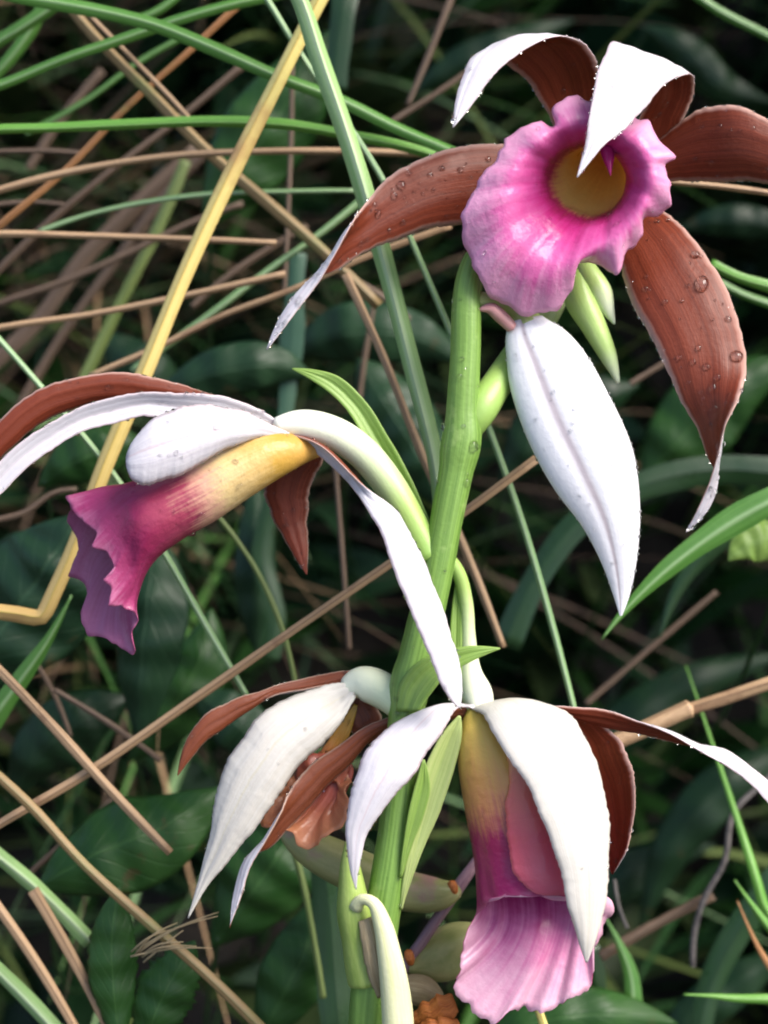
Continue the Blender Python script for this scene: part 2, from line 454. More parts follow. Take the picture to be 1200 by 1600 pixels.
WITHER_TAN = mat_streak('withered_tan', (0.28, 0.2, 0.1), (0.5, 0.4, 0.24), 2, 18, 0.6, 0.1, bump_str=0.6)

GRASS = [mat_streak('grass_mid', (0.045, 0.15, 0.02), (0.11, 0.27, 0.05), 3, 14, 0.38, 0.12, mid=(0.30, 0.46, 0.22), midw=0.12, rough_var=0.1, coat=0.06),
         mat_streak('grass_bluish', (0.12, 0.26, 0.09), (0.30, 0.46, 0.2), 4, 10, 0.38, 0.1, mid=(0.45, 0.6, 0.36), midw=0.16, rough_var=0.1, coat=0.1),
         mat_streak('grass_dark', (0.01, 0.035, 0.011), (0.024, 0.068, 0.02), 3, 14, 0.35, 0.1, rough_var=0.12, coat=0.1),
         mat_streak('grass_bright', (0.10, 0.30, 0.03), (0.2, 0.44, 0.08), 3, 16, 0.4, 0.18, mid=(0.3, 0.52, 0.16), midw=0.08, coat=0.06),
         mat_streak('grass_olive', (0.11, 0.16, 0.04), (0.2, 0.26, 0.08), 3, 10, 0.45, 0.1),
         mat_streak('grass_teal', (0.03, 0.085, 0.05), (0.06, 0.135, 0.085), 3, 14, 0.42, 0.1),
         mat_streak('grass_pale', (0.22, 0.42, 0.12), (0.42, 0.60, 0.27), 4, 12, 0.42, 0.1, mid=(0.55, 0.68, 0.42), midw=0.16)]
STRAW = [mat_streak('straw_tan', (0.29, 0.175, 0.095), (0.52, 0.35, 0.2), 5, 20, 0.55, 0.0, mid=(0.17, 0.1, 0.055), midw=0.09, edge=(0.17, 0.1, 0.055), patch=((0.2, 0.11, 0.06), 70, 0.6), bump_str=0.4),
         mat_streak('straw_yellow', (0.56, 0.40, 0.08), (0.82, 0.70, 0.28), 0.8, 11, 0.45, 0.0, mid=(0.5, 0.36, 0.08), midw=0.07, edge=(0.5, 0.3, 0.11), lengthramp=([(0.0, (0.42, 0.48, 0.14)), (0.3, (0.72, 0.6, 0.2)), (0.55, (0.74, 0.56, 0.2)), (0.75, (0.56, 0.3, 0.12)), (1.0, (0.62, 0.42, 0.26))], 0.55, 'MIX'), patch=((0.44, 0.24, 0.09), 28, 0.56), coat=0.06, bump_str=0.3),
         mat_streak('straw_orange', (0.28, 0.12, 0.045), (0.48, 0.24, 0.09), 5, 20, 0.5, 0.0, mid=(0.2, 0.085, 0.035), midw=0.09, edge=(0.2, 0.085, 0.035), patch=((0.34, 0.3, 0.08), 40, 0.6), bump_str=0.4),
         mat_streak('straw_dull', (0.09, 0.058, 0.037), (0.185, 0.12, 0.08), 5, 20, 0.6, 0.0, mid=(0.08, 0.055, 0.035), midw=0.09, edge=(0.08, 0.055, 0.035), bump_str=0.4),
         mat_streak('straw_greenish', (0.18, 0.13, 0.05), (0.34, 0.22, 0.1), 1.2, 20, 0.5, 0.0, mid=(0.13, 0.11, 0.035), midw=0.09, edge=(0.13, 0.11, 0.035), patch=((0.16, 0.24, 0.06), 20, 0.52), bump_str=0.4)]

def mat_leaf(name, c1, c2, vein, rough=0.42, veins=9):
    m, ns, ls, b = new_mat(name)
    uv = ns.new('ShaderNodeTexCoord')
    sx = ns.new('ShaderNodeSeparateXYZ'); ls.new(uv.outputs['UV'], sx.inputs[0])
    def M(op, a, bb):
        q = ns.new('ShaderNodeMath'); q.operation = op
        for s, v in ((q.inputs[0], a), (q.inputs[1], bb)):
            if isinstance(v, (int, float)): s.default_value = v
            else: ls.new(v, s)
        return q.outputs[0]
    off = M('ABSOLUTE', M('SUBTRACT', sx.outputs[1], 0.5), 0)
    w = M('SUBTRACT', M('MULTIPLY', sx.outputs[0], veins), M('MULTIPLY', off, 5.0))
    fr = M('ABSOLUTE', M('SUBTRACT', M('FRACT', w, 0), 0.5), 0)
    mr = ns.new('ShaderNodeMapRange'); mr.inputs[1].default_value = 0.0; mr.inputs[2].default_value = 0.09; mr.inputs[3].default_value = 1; mr.inputs[4].default_value = 0
    ls.new(fr, mr.inputs[0])
    mr2 = ns.new('ShaderNodeMapRange'); mr2.inputs[1].default_value = 0.008; mr2.inputs[2].default_value = 0.025; mr2.inputs[3].default_value = 1; mr2.inputs[4].default_value = 0
    ls.new(off, mr2.inputs[0])
    v = M('MAXIMUM', M('MULTIPLY', mr.outputs[0], 0.45), mr2.outputs[0])
    nz = noise(ns, ls, uv.outputs['Object'], 45, 5)
    rp = ramp(ns, [(0.32, c1), (0.7, c2)]); ls.new(nz.outputs[0], rp.inputs[0])
    c = mixc(ns, ls, M('MULTIPLY', v, 0.55), rp.outputs[0], vein)
    bl = noise(ns, ls, uv.outputs['Object'], 70, 5, 0.7)
    bm_ = ns.new('ShaderNodeMapRange'); bm_.inputs[1].default_value = 0.63; bm_.inputs[2].default_value = 0.70; ls.new(bl.outputs[0], bm_.inputs[0])
    c = mixc(ns, ls, M('MULTIPLY', bm_.outputs[0], 0.7), c, (0.075, 0.05, 0.02))
    hz = noise(ns, ls, uv.outputs['Object'], 160, 3)
    h = M('ADD', M('MULTIPLY', v, -0.8), M('MULTIPLY', hz.outputs[0], 0.6))
    return finish(m, ns, ls, b, c, rough, 0.1, None, 300, 0.35, 0.0008, 0.3, 0.0, h, 0.12)

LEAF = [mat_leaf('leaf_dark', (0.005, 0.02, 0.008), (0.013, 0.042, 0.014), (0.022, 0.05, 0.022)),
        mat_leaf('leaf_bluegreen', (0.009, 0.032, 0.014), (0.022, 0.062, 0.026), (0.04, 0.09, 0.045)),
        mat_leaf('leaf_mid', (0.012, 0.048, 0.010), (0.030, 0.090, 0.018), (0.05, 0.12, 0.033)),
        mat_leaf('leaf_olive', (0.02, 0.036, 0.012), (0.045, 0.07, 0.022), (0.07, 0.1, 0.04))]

def mat_plain(name, c1, c2, scale, rough, bump_d=0.004, bump_s=60):
    m, ns, ls, b = new_mat(name)
    tc = ns.new('ShaderNodeTexCoord'); nz = noise(ns, ls, tc.outputs['Object'], scale, 6)
    rp = ramp(ns, [(0.3, c1), (0.7, c2)]); ls.new(nz.outputs[0], rp.inputs[0])
    return finish(m, ns, ls, b, rp.outputs[0], rough, 0, None, bump_s, 0.8, bump_d)
SOIL = mat_plain('damp_soil', (0.012, 0.009, 0.006), (0.035, 0.025, 0.016), 30, 0.8)
TWIG = mat_plain('twig_bark', (0.05, 0.045, 0.045), (0.16, 0.14, 0.13), 120, 0.7, 0.0008, 500)

m, ns, ls, b = new_mat('water')
b.inputs['Base Color'].default_value = (1, 1, 1, 1); b.inputs['Roughness'].default_value = 0.05
b.inputs['IOR'].default_value = 1.33; b.inputs['Transmission Weight'].default_value = 1.0
WATER = m

# ------------------------------------------------------------------ ground and bank
BANK_Y = 0.10; BANK_S = 1.35; BANK_TOP = 1.25
def bank_z(x, y):
    z = BANK_S * np.clip(y - BANK_Y, 0, None)
    z = BANK_TOP * (1 - np.exp(-z / BANK_TOP * (1 + 0.35 * z)))
    return z + 0.025 * np.sin(x * 7 + y * 5) * np.clip((y + 0.1) * 3, 0, 1) + 0.02 * np.sin(x * 13 - y * 9)
xs = np.concatenate([-np.geomspace(1.5, 40, 14)[::-1], np.linspace(-1.4, 1.4, 57), np.geomspace(1.5, 40, 14)])
ys = np.concatenate([-np.geomspace(1.0, 40, 14)[::-1], np.linspace(-0.9, 1.8, 55), np.geomspace(1.9, 60, 16)])
gx, gy = np.meshgrid(xs, ys, indexing='ij'); gz = bank_z(gx, gy)
V = np.stack([gx, gy, gz], -1).reshape(-1, 3)
ny = len(ys)
F = [(i*ny + j, (i+1)*ny + j, (i+1)*ny + j + 1, i*ny + j + 1) for i in range(len(xs) - 1) for j in range(ny - 1)]
tag(link_mesh('ground', V, F, [SOIL], origin=(0, 0, 0)), kind='structure')

# ------------------------------------------------------------------ the orchid
stem_px = [(744, 403, 30, 19), (733, 440, 10, 22), (727, 560, 0, 24), (723, 640, 0, 26), (722, 682, 0, 31), (718, 706, 0, 31), (711, 745, 0, 27), (698, 810, 0, 26), (675, 925, 0, 27), (650, 1030, 0, 29), (641, 1070, 0, 32), (636, 1105, 0, 29), (630, 1190, 0, 27), (615, 1320, 0, 28), (592, 1460, 0, 29), (583, 1515, 0, 31), (574, 1600, 0, 30)]
low = W(np.array([574, 1600, 0.0]))
base = np.array([low[0] - 0.015, low[1] + 0.004, bank_z(low[0], low[1] + 0.004)])
orchid = empty('orchid_plant', base)
tag(orchid, 'tall green orchid spike bearing four brown, white and pink flowers and a hanging bud', 'orchid')
r = spline(stem_px, 90)
P3 = W(r[:, :3]); R = r[:, 3] * U
ext = np.linspace(0, 1, 30)[1:, None]
tl = P3[-1] + (base - P3[-1]) * ext + np.array([0, 0, -0.0])
P3 = np.concatenate([P3, tl]); R = np.concatenate([R, np.linspace(30, 52, 29) * U])
R = R * (1 + 0.012 * np.sin(np.arange(len(R)) * 0.9) + RNG.normal(0, 0.006, len(R)))
stem = tube('stem', orchid, P3, R, STEM, nseg=30, bump=0.018)

allp = []
# ---- topmost flower, facing the lens
f1 = empty('flower', W(np.array([935, 300, 170.0])), orchid)
f1['label'] = 'topmost flower, facing the camera with open pink trumpet'
k = []
petal('tepal', f1, [(905, 285, 165, 905, 315, 165, 0), (820, 235, 120, 820, 345, 120, 8), (740, 226, 85, 722, 352, 80, 10), (667, 244, 55, 667, 358, 55, 12), (612, 275, 30, 612, 376, 35, 10), (571, 317, 0, 568, 397, 15, 0), (550, 350, -40, 545, 410, 5, -12), (520, 405, -45, 524, 424, -5, -12), (497, 443, -40, 482, 440, -25, -3), (450, 505, -40, 438, 494, -30, -2), (418, 546, -40, 416, 546, -40, 0)], BROWN, WHITE, 'in', 0.3, keep=k)
petal('tepal', f1, [(885, 260, 165, 950, 250, 165, 0), (858, 180, 120, 938, 160, 110, -8), (823, 128, 80, 936, 108, 70, -10), (793, 100, 40, 905, 64, 20, -14), (766, 76, -10, 852, 62, -30, -10), (737, 92, -50, 784, 104, -60, -6), (714, 146, -75, 746, 154, -75, -3), (707, 199, -90, 709, 199, -90, 0)], BROWN, WHITE, 'in', 0.3, keep=k)
petal('tepal', f1, [(970, 260, 150, 1030, 265, 150, 0), (1000, 187, 90, 1066, 192, 110, -6), (1016, 150, 40, 1085, 146, 75, -8), (1008, 108, 0, 1080, 117, 15, -10), (956, 66, -40, 1040, 133, -50, -6), (938, 100, -70, 1007, 169, -75, -4), (924, 167, -95, 974, 203, -95, 0), (913, 230, -112, 938, 234, -112, 0), (901, 277, -125, 903, 277, -125, 0)], BROWN, WHITE, 'in', 0.25, keep=k)
petal('tepal', f1, [(960, 265, 160, 965, 300, 160, 0), (1035, 214, 120, 1040, 285, 120, 8), (1092, 172, 80, 1113, 283, 90, 14), (1140, 164, 50, 1165, 284, 70, 16), (1200, 187, 40, 1215, 290, 60, 14), (1270, 240, 50, 1270, 305, 60, 8), (1340, 320, 80, 1338, 322, 80, 0)], BROWN, WHITE, 'in', 0.4, keep=k)
petal('tepal', f1, [(955, 320, 160, 985, 305, 160, 0), (962, 400, 70, 1050, 342, 80, 10), (978, 447, 40, 1095, 385, 40, 14), (1003, 500, 10, 1139, 462, 5, 14), (1035, 563, -15, 1165, 560, -25, 10), (1062, 622, -20, 1156, 622, -75, -8), (1088, 668, -15, 1132, 666, -85, -10), (1104, 712, -10, 1119, 718, -70, -10), (1121, 745, -15, 1107, 757, -45, -2), (1110, 790, -20, 1090, 795, -30, 0), (1073, 832, -20, 1071, 832, -20, 0)], BROWN, WHITE, 'in', 0.35, keep=k)
sp = []
for i, G in enumerate(k): sp += scatter(G, (110, 24, 8, 50, 130)[i], 1.2, 6.0, edge=50)
def bead(G, x, y, r_):
    px = W(np.array([x, y, 0.0])) - CAM; px = px / np.linalg.norm(px)
    v = G - CAM; t = (v @ px)[..., None]; dist = np.linalg.norm(v - t * px, axis=-1)
    i, j = np.unravel_index(np.argmin(dist), dist.shape); n_ = grid_normals(G)[i, j]
    if np.dot(n_, CAM - G[i, j]) < 0: n_ = -n_
    return (G[i, j] + n_ * 2.5 * U, n_, r_ * U)
for x, y, rr in [(1098, 441, 13), (1150, 554, 10), (1112, 606, 7), (1085, 395, 7), (1105, 575, 6), (1060, 560, 5), (1140, 500, 5), (1040, 470, 4.5), (1120, 640, 5), (1095, 610, 4)]: sp.append(bead(k[4], x, y, rr))
for x, y, rr in [(627, 288, 8), (612, 305, 6), (592, 333, 6), (640, 272, 5), (675, 300, 4), (560, 380, 5), (572, 372, 4), (604, 360, 4), (690, 262, 5), (720, 265, 5)]: sp.append(bead(k[0], x, y, rr))
# the trumpet
c1 = lambda pts: [(680 + .4333 * a, 20 + .4333 * b_, d) for a, b_, d in pts]
rim1 = c1([(500, 305, -15), (560, 330, -10), (640, 350, -5), (720, 380, -15), (765, 395, -30), (805, 455, -40), (850, 522, -48), (836, 545, -44), (852, 610, -48), (846, 690, -40), (800, 735, -26), (752, 745, -20), (748, 800, -30), (695, 855, -26), (656, 945, -40), (605, 922, -20), (555, 902, -6), (508, 910, -30), (497, 965, -36), (478, 1025, -26), (420, 1072, -20), (350, 1090, -14), (275, 1075, -18), (195, 1005, -26), (140, 920, -36), (122, 868, -30), (96, 795, -36), (110, 690, -40), (160, 600, -42), (208, 530, -40), (240, 455, -44), (310, 410, -40), (382, 386, -36), (428, 402, -20), (424, 350, -28), (455, 322, -26)])
def ringlike(rim, c, rx, ry, d, frac=None, dd=0):
    out = []
    for (x, y, z) in rim:
        a = math.atan2(y - c[1], x - c[0])
        ex, ey = c[0] + rx * math.cos(a), c[1] + ry * math.sin(a)
        if frac is None: out.append((ex, ey, d))
        else: out.append((ex + (x - ex) * frac, ey + (y - ey) * frac, d + (z - d) * frac + dd))
    if frac is not None:
        o = np.array(out)
        for _ in range(6): o = 0.5 * o + 0.25 * (np.roll(o, 1, 0) + np.roll(o, -1, 0))
        out = o.tolist()
    return out
tc1 = (918, 284)
kl = []
rings = [ringlike(rim1, (950, 250), 3, 3, 150), ringlike(rim1, (943, 258), 28, 26, 126), ringlike(rim1, (927, 279), 54, 52, 70), ringlike(rim1, tc1, 62, 60, 22), ringlike(rim1, tc1, 62, 60, 22, 0.25, -36), ringlike(rim1, tc1, 62, 60, 22, 0.62, -46), rim1]
loft('lip', f1, rings, LIP_FACE, LIP_BACK, nu=70, nv=200, ruffle=5, rk=(7, 24), rpow=2.5, seed=3, keep=kl)
sp += scatter(kl[0][40:], 46, 1.5, 4.5, closed=True)
ptube('column', f1, [(945, 215, 80, 8), (948, 216, 30, 13), (948, 228, 0, 13), (951, 248, -14, 9), (953, 266, -22, 3), (954, 274, -24, 1)], mat_lip('column_pink', [(0, MAG), (1, HOT)]), n=20)
ptube('pedicel', f1, [(925, 320, 185, 24), (890, 400, 190, 25), (850, 490, 150, 25), (812, 550, 90, 24), (780, 595, 40, 24), (748, 645, 8, 26), (728, 682, 12, 17), (718, 705, 14, 8)], PEDICEL, n=40, uvr=(0.45, 1.0))
drops(f1, sp, WATER)

# ---- hanging white bud under it
outline = [(822, 498, 20, 26), (826, 514, 18, 38), (848, 560, 10, 60), (884, 643, 0, 72), (928, 737, -8, 68), (954, 807, -8, 48), (968, 880, -2, 27), (971, 930, 4, 13), (970, 962, 6, 2)]
r = spline(outline, 60)
nv = 48; a = np.linspace(0, 2*math.pi, nv, endpoint=False)
cen = W(r[:, :3]); T = unit(np.gradient(cen, axis=0)); s1 = unit(np.cross(T, RF)); s2 = unit(np.cross(s1, T))
# cross-section: keel with a shallow groove to the left of the middle
ga = math.pi * 0.5
prof = 1 - 0.10 * np.exp(-((np.angle(np.exp(1j * (a - 1.9)))) / 0.12) ** 2) + 0.04 * np.exp(-((np.angle(np.exp(1j * (a - 1.35)))) / 0.25) ** 2)
rad = r[:, 3][:, None] * U * prof[None, :]
sgn = -1 if s1[10] @ RX > 0 else 1
Gb = cen[:, None] + s1[:, None] * (-sgn * np.cos(a)[None, :] * rad)[..., None] + unit(-np.array(RF))[None, None] * (np.sin(a)[None, :] * rad * 0.42)[..., None]
V = Gb.reshape(-1, 3); F = []
for i in range(59):
    for j in range(nv):
        j2 = (j + 1) % nv
        F.append((i*nv + j, i*nv + j2, (i+1)*nv + j2, (i+1)*nv + j))
F.append(tuple(range(nv))[::-1])
ue, us = np.meshgrid(np.linspace(0, 1, 60), np.linspace(0, 1, nv), indexing='ij')
# a faint brown-mauve line follows the groove
def mat_bud():
    m, ns, ls, b = new_mat('bud_skin')
    uv, mp = streak_uv(ns, ls, 2, 40); nz = noise(ns, ls, mp.outputs[0], 1, 4)
    rp = ramp(ns, [(0.3, (0.76, 0.75, 0.80)), (0.7, (0.88, 0.87, 0.89))]); ls.new(nz.outputs[0], rp.inputs[0])
    sx = ns.new('ShaderNodeSeparateXYZ'); ls.new(uv.outputs['UV'], sx.inputs[0])
    q = ns.new('ShaderNodeMath'); q.operation = 'SUBTRACT'; ls.new(sx.outputs[1], q.inputs[0]); q.inputs[1].default_value = 1.9 / (2*math.pi)
    q2 = ns.new('ShaderNodeMath'); q2.operation = 'ABSOLUTE'; ls.new(q.outputs[0], q2.inputs[0])
    mr = ns.new('ShaderNodeMapRange'); mr.inputs[1].default_value = 0.006; mr.inputs[2].default_value = 0.026; mr.inputs[3].default_value = 0.85; mr.inputs[4].default_value = 0
    ls.new(q2.outputs[0], mr.inputs[0])
    c = mixc(ns, ls, mr.outputs[0], rp.outputs[0], (0.5, 0.42, 0.45))
    return finish(m, ns, ls, b, c, 0.4, 0.1, None, 700, 0.35, 0.0003, 0.5, 0.2)
bud_root = empty('bud', cen[0], orchid)
bud_root['label'] = 'long white pointed bud hanging below the topmost flower'
link_mesh('bud_body', V, F, [mat_bud()], bud_root, None, np.stack([ue, us], -1).reshape(-1, 2))
sp = []
for _ in range(150):
    i = RNG.integers(4, 54); j = RNG.integers(1, nv // 2) if RNG.uniform() < .3 else (RNG.choice([0, 1, 2]) if RNG.uniform() < .7 else nv // 2 - RNG.integers(0, 2))
    n_ = unit(Gb[i, j] - cen[i]); sp.append((Gb[i, j] + 0.3 * (Gb[i-1, j] - Gb[i, j]), n_, RNG.uniform(1.3, 3.2) * U))
drops(bud_root, sp, WATER)
ptube('bud_stalk', bud_root, [(826, 512, 30, 26), (812, 490, 36, 22), (790, 474, 30, 16), (765, 470, 15, 14), (740, 470, 5, 14)], BRACT_PALE, n=24)
ptube('stalk_scale', bud_root, [(800, 512, 8, 9), (782, 494, 2, 11), (766, 482, -4, 9), (750, 484, -8, 3)], mat_streak('scale_pink', (0.5, 0.2, 0.2), (0.62, 0.34, 0.32), 2, 10), n=18)
# green buds right of it
ptube('green_bud', orchid, [(900, 430, 90, 20), (905, 465, 70, 24), (928, 510, 60, 20), (952, 560, 55, 13), (966, 598, 55, 3)], GREENBUD, n=30)
ptube('green_bud', orchid, [(905, 405, 100, 14), (918, 430, 80, 20), (938, 460, 70, 20), (950, 485, 65, 11), (960, 506, 62, 2)], GREENBUD, n=30, uvr=(0.3, 1.2))

# ---- left flower, in profile
f2 = empty('flower', W(np.array([450, 690, 0.0])), orchid)
f2['label'] = 'left flower in profile, its yellow and magenta lip pointing left'
k = []
petal('tepal', f2, [(455, 668, 30, 455, 690, 35, 0), (380, 634, 50, 385, 660, 50, 4), (308, 609, 60, 300, 640, 60, 6), (247, 591, 50, 230, 632, 60, 8), (185, 583, 40, 160, 630, 50, 8), (111, 591, 30, 108, 640, 40, 8), (49, 615, 20, 62, 664, 30, 8), (0, 659, 10, 12, 706, 20, 6), (-60, 730, 0, -40, 760, 10, 4), (-110, 830, 0, -108, 832, 0, 0)], BROWN, WHITE, 'in', 0.4, keep=k)
petal('tepal', f2, [(450, 672, 10, 440, 692, 10, 0), (407, 641, 0, 390, 680, 0, -6), (345, 619, -15, 320, 668, -15, -8), (265, 613, -25, 240, 652, -20, -9), (185, 619, -30, 190, 658, -25, -9), (123, 637, -35, 135, 672, -30, -8), (62, 671, -40, 88, 698, -35, -8), (0, 720, -45, 32, 740, -40, -7), (-60, 790, -45, -30, 805, -45, -5), (-100, 880, -40, -98, 882, -40, 0)], BROWN, WHITE, 'out', 0.4, keep=k)
petal('tepal', f2, [(452, 676, -20, 446, 688, -20, 0), (425, 664, -35, 408, 684, -40, 6), (370, 640, -60, 350, 704, -75, 16), (296, 634, -80, 284, 740, -100, 22), (247, 650, -90, 235, 757, -112, 20), (213, 682, -96, 206, 748, -115, 10), (197, 714, -100, 197, 722, -104, 0)], BROWN, WHITE, 'out', 0.4, keep=k)
petal('tepal', f2, [(450, 690, 40, 490, 690, 40, 0), (430, 716, 60, 503, 716, 60, 6), (412, 762, 75, 484, 765, 75, 8), (428, 812, 80, 480, 810, 80, 8), (452, 856, 70, 481, 850, 70, 4), (478, 898, 60, 480, 898, 60, 0)], BROWN, WHITE, 'in', 0.4, keep=k)
petal('tepal', f2, [(445, 676, -10, 462, 690, -5, 0), (500, 697, -40, 495, 710, -10, -8), (560, 752, -70, 550, 762, -50, -5), (622, 802, -62, 590, 824, -92, 6), (656, 860, -72, 614, 886, -112, 8), (680, 922, -82, 640, 950, -124, 8), (702, 980, -92, 664, 1010, -128, 7), (716, 1030, -100, 686, 1060, -128, 5), (722, 1075, -108, 704, 1094, -126, 2), (719, 1106, -118, 717, 1106, -120, 0)], BROWN, WHITE, 'out', 0.5, keep=k)
sp = []
for i, G in enumerate(k): sp += scatter(G, (40, 14, 20, 30, 10)[i], 1.2, 5.0, edge=(34, 30, 30, 26, 16)[i])
def ell(top, bot, d, h, n=16):
    tx, ty = top; bx, by = bot; cx, cy = (tx + bx) / 2, (ty + by) / 2
    return [(cx + (tx - cx) * math.cos(q), cy + (ty - cy) * math.cos(q), d - h * math.sin(q)) for q in np.linspace(0, 2*math.pi, n, endpoint=False)]
rim2 = [(102, 776, 0), (114, 798, -30), (126, 811, -44), (151, 836, -58), (144, 852, -64), (164, 864, -64), (178, 891, -66), (163, 906, -70), (174, 922, -66), (169, 943, -66), (190, 949, -54), (207, 956, -42), (217, 968, -30), (206, 990, -24), (211, 1023, -8), (184, 1008, 6), (161, 996, 18), (138, 991, 28), (126, 958, 38), (133, 946, 42), (132, 914, 48), (107, 897, 58), (124, 880, 54), (122, 845, 50), (106, 814, 36), (110, 790, 18)]
def blend(rA, rB, t, bulge=(0, 0, 0)):
    return None
rings = [ell((505, 704), (503, 710), 0, 3), ell((480, 690), (484, 718), -6, 14), ell((448, 678), (462, 730), -14, 25), ell((412, 674), (438, 744), -20, 34), ell((355, 692), (388, 776), -26, 44), ell((300, 718), (335, 812), -30, 48), ell((246, 742), (282, 842), -30, 50), ell((200, 756), (238, 878), -28, 54), [(158, 764, -10), (165, 800, -55), (186, 840, -66), (200, 880, -60), (208, 915, -46), (212, 940, -10), (196, 950, 14), (176, 920, 36), (160, 880, 44), (146, 840, 42), (142, 800, 32), (146, 776, 16)], rim2]
kl = []
loft('lip', f2, rings, LIP_SIDE_IN, LIP_SIDE_OUT, nu=80, nv=160, ruffle=3, rk=(9, 30), rpow=8, serr=1.8, seed=5, keep=kl)
sp += scatter(kl[0][10:70], 70, 1.5, 4.5, closed=True)
drop_p = W(np.array([298, 832, -30.0])); sp.append((drop_p, np.array((0, 0, -1.0)), 7.5 * U))
ptube('pedicel', f2, [(432, 668, 0, 16), (470, 664, 2, 24), (520, 676, 4, 26), (565, 706, 6, 26), (610, 760, 6, 25), (645, 820, 4, 24), (670, 872, 0, 24)], PEDICEL, n=46)
drops(f2, sp, WATER)
petal('bract', orchid, [(640, 872, 12, 685, 850, 10, 0), (622, 800, 26, 668, 806, 20, -8), (594, 735, 34, 636, 734, 30, -10), (566, 680, 38, 606, 682, 36, -10), (538, 636, 40, 572, 628, 40, -8), (505, 606, 42, 530, 589, 42, -5), (476, 588, 44, 490, 577, 44, -2), (456, 577, 46, 457, 575, 46, 0)], BRACT, BRACT, 'in', 0.4, wav=0.3, thick=6)

# ---- hidden flower behind, low on the left
f3 = empty('flower', W(np.array([560, 1085, 45.0])), orchid)
f3['label'] = 'half hidden lower left flower with broad cream sepals and faded orange lip'
k = []
petal('tepal', f3, [(590, 1055, 55, 580, 1078, 45, 0), (552, 1047, 60, 540, 1070, 40, -4), (493, 1056, 60, 480, 1076, 30, -8), (439, 1068, 50, 427, 1088, 40, -4), (402, 1082, 40, 390, 1110, 40, 4), (364, 1093, 35, 352, 1136, 35, 5), (318, 1120, 30, 318, 1163, 30, 5), (289, 1162, 30, 296, 1188, 30, 3), (277, 1212, 30, 279, 1211, 30, 0)], BROWN_OLD, WHITE, 'in', 0.7, keep=k)
petal('tepal', f3, [(548, 1068, 30, 556, 1090, 20, 0), (520, 1068, 20, 545, 1110, 5, -6), (468, 1083, 5, 520, 1146, -10, 14), (418, 1109, -10, 484, 1180, -20, 18), (378, 1152, -15, 450, 1220, -25, 18), (350, 1203, -15, 420, 1264, -25, 15), (334, 1258, -10, 386, 1312, -20, 12), (326, 1313, -5, 352, 1350, -12, 8), (311, 1374, 0, 322, 1388, -5, 3), (293, 1434, 0, 295, 1435, 0, 0)], BROWN_OLD, CREAM, 'out', 0.5, keep=k, groove=3.5)
petal('tepal', f3, [(545, 1078, 60, 580, 1080, 60, 0), (530, 1110, 70, 588, 1100, 70, 5), (545, 1140, 70, 598, 1130, 70, 4), (580, 1165, 70, 600, 1160, 70, 0)], BROWN_OLD, WHITE, 'in', 0.5)
rim3 = [(452, 1215, 30), (436, 1240, 20), (412, 1270, 15), (406, 1290, 12), (430, 1296, 0), (458, 1300, -8), (462, 1319, -12), (490, 1322, -14), (520, 1302, -16), (538, 1286, -14), (546, 1262, -8), (541, 1235, 5), (545, 1210, 25), (530, 1196, 45), (500, 1200, 55), (474, 1205, 48)]
c3 = (492, 1235)
rings = [ringlike(rim3, (560, 1092), 10, 10, 52), ringlike(rim3, (548, 1118), 24, 20, 50), ringlike(rim3, (528, 1160), 34, 26, 44), ringlike(rim3, (508, 1205), 42, 34, 32), ringlike(rim3, (496, 1240), 50, 44, 20, 0.5, 4), rim3]
loft('lip', f3, rings, LIP_OLD, LIP_OLD, nu=44, nv=90, ruffle=5, rk=(7, 13), rpow=2, seed=9, keep=kl)
ptube('pedicel', f3, [(540, 1076, 40, 16), (562, 1068, 40, 26), (592, 1076, 30, 29), (622, 1100, 10, 24), (640, 1120, 0, 20)], PEDICEL, n=30, uvr=(0.2, 0.6))
sp = []
for i, G in enumerate(k): sp += scatter(G, (10, 6)[i], 1.4, 3.6, edge=18)
sp += scatter(kl[-1], 16, 2, 5, closed=True)
drops(f3, sp, WATER)

# ---- lower right flower, drooping
f4 = empty('flower', W(np.array([745, 1108, 0.0])), orchid)
f4['label'] = 'lowest flower, drooping, with a broad white sepal over its pink lip'
k = []
petal('tepal', f4, [(740, 1100, 0, 735, 1122, 0, 0), (690, 1106, 10, 690, 1126, 15, 3), (635, 1114, 20, 640, 1132, 25, 4), (577, 1132, 20, 586, 1152, 25, 5), (527, 1166, 15, 548, 1192, 20, 6), (485, 1197, 5, 510, 1230, 15, 6), (456, 1228, -10, 477, 1268, 5, 2), (438, 1272, -28, 447, 1300, 0, -8), (415, 1315, -30, 420, 1326, 0, -8), (393, 1352, -25, 384, 1342, -5, -3), (378, 1398, -20, 365, 1396, -10, 0), (358, 1449, -18, 360, 1450, -18, 0)], BROWN_OLD, WHITE, 'in', 0.3, keep=k)
petal('tepal', f4, [(745, 1100, -10, 750, 1112, -8, 0), (668, 1109, -40, 712, 1108, -35, 6), (622, 1126, -65, 694, 1138, -60, 10), (584, 1158, -85, 670, 1174, -80, 12), (557, 1208, -100, 640, 1216, -95, 12), (544, 1262, -105, 602, 1262, -100, 8), (541, 1310, -105, 572, 1308, -100, 4), (546, 1355, -100, 561, 1355, -100, 2), (556, 1390, -98, 557, 1390, -98, 0)], BROWN, WHITE, 'out', 0.5, keep=k)
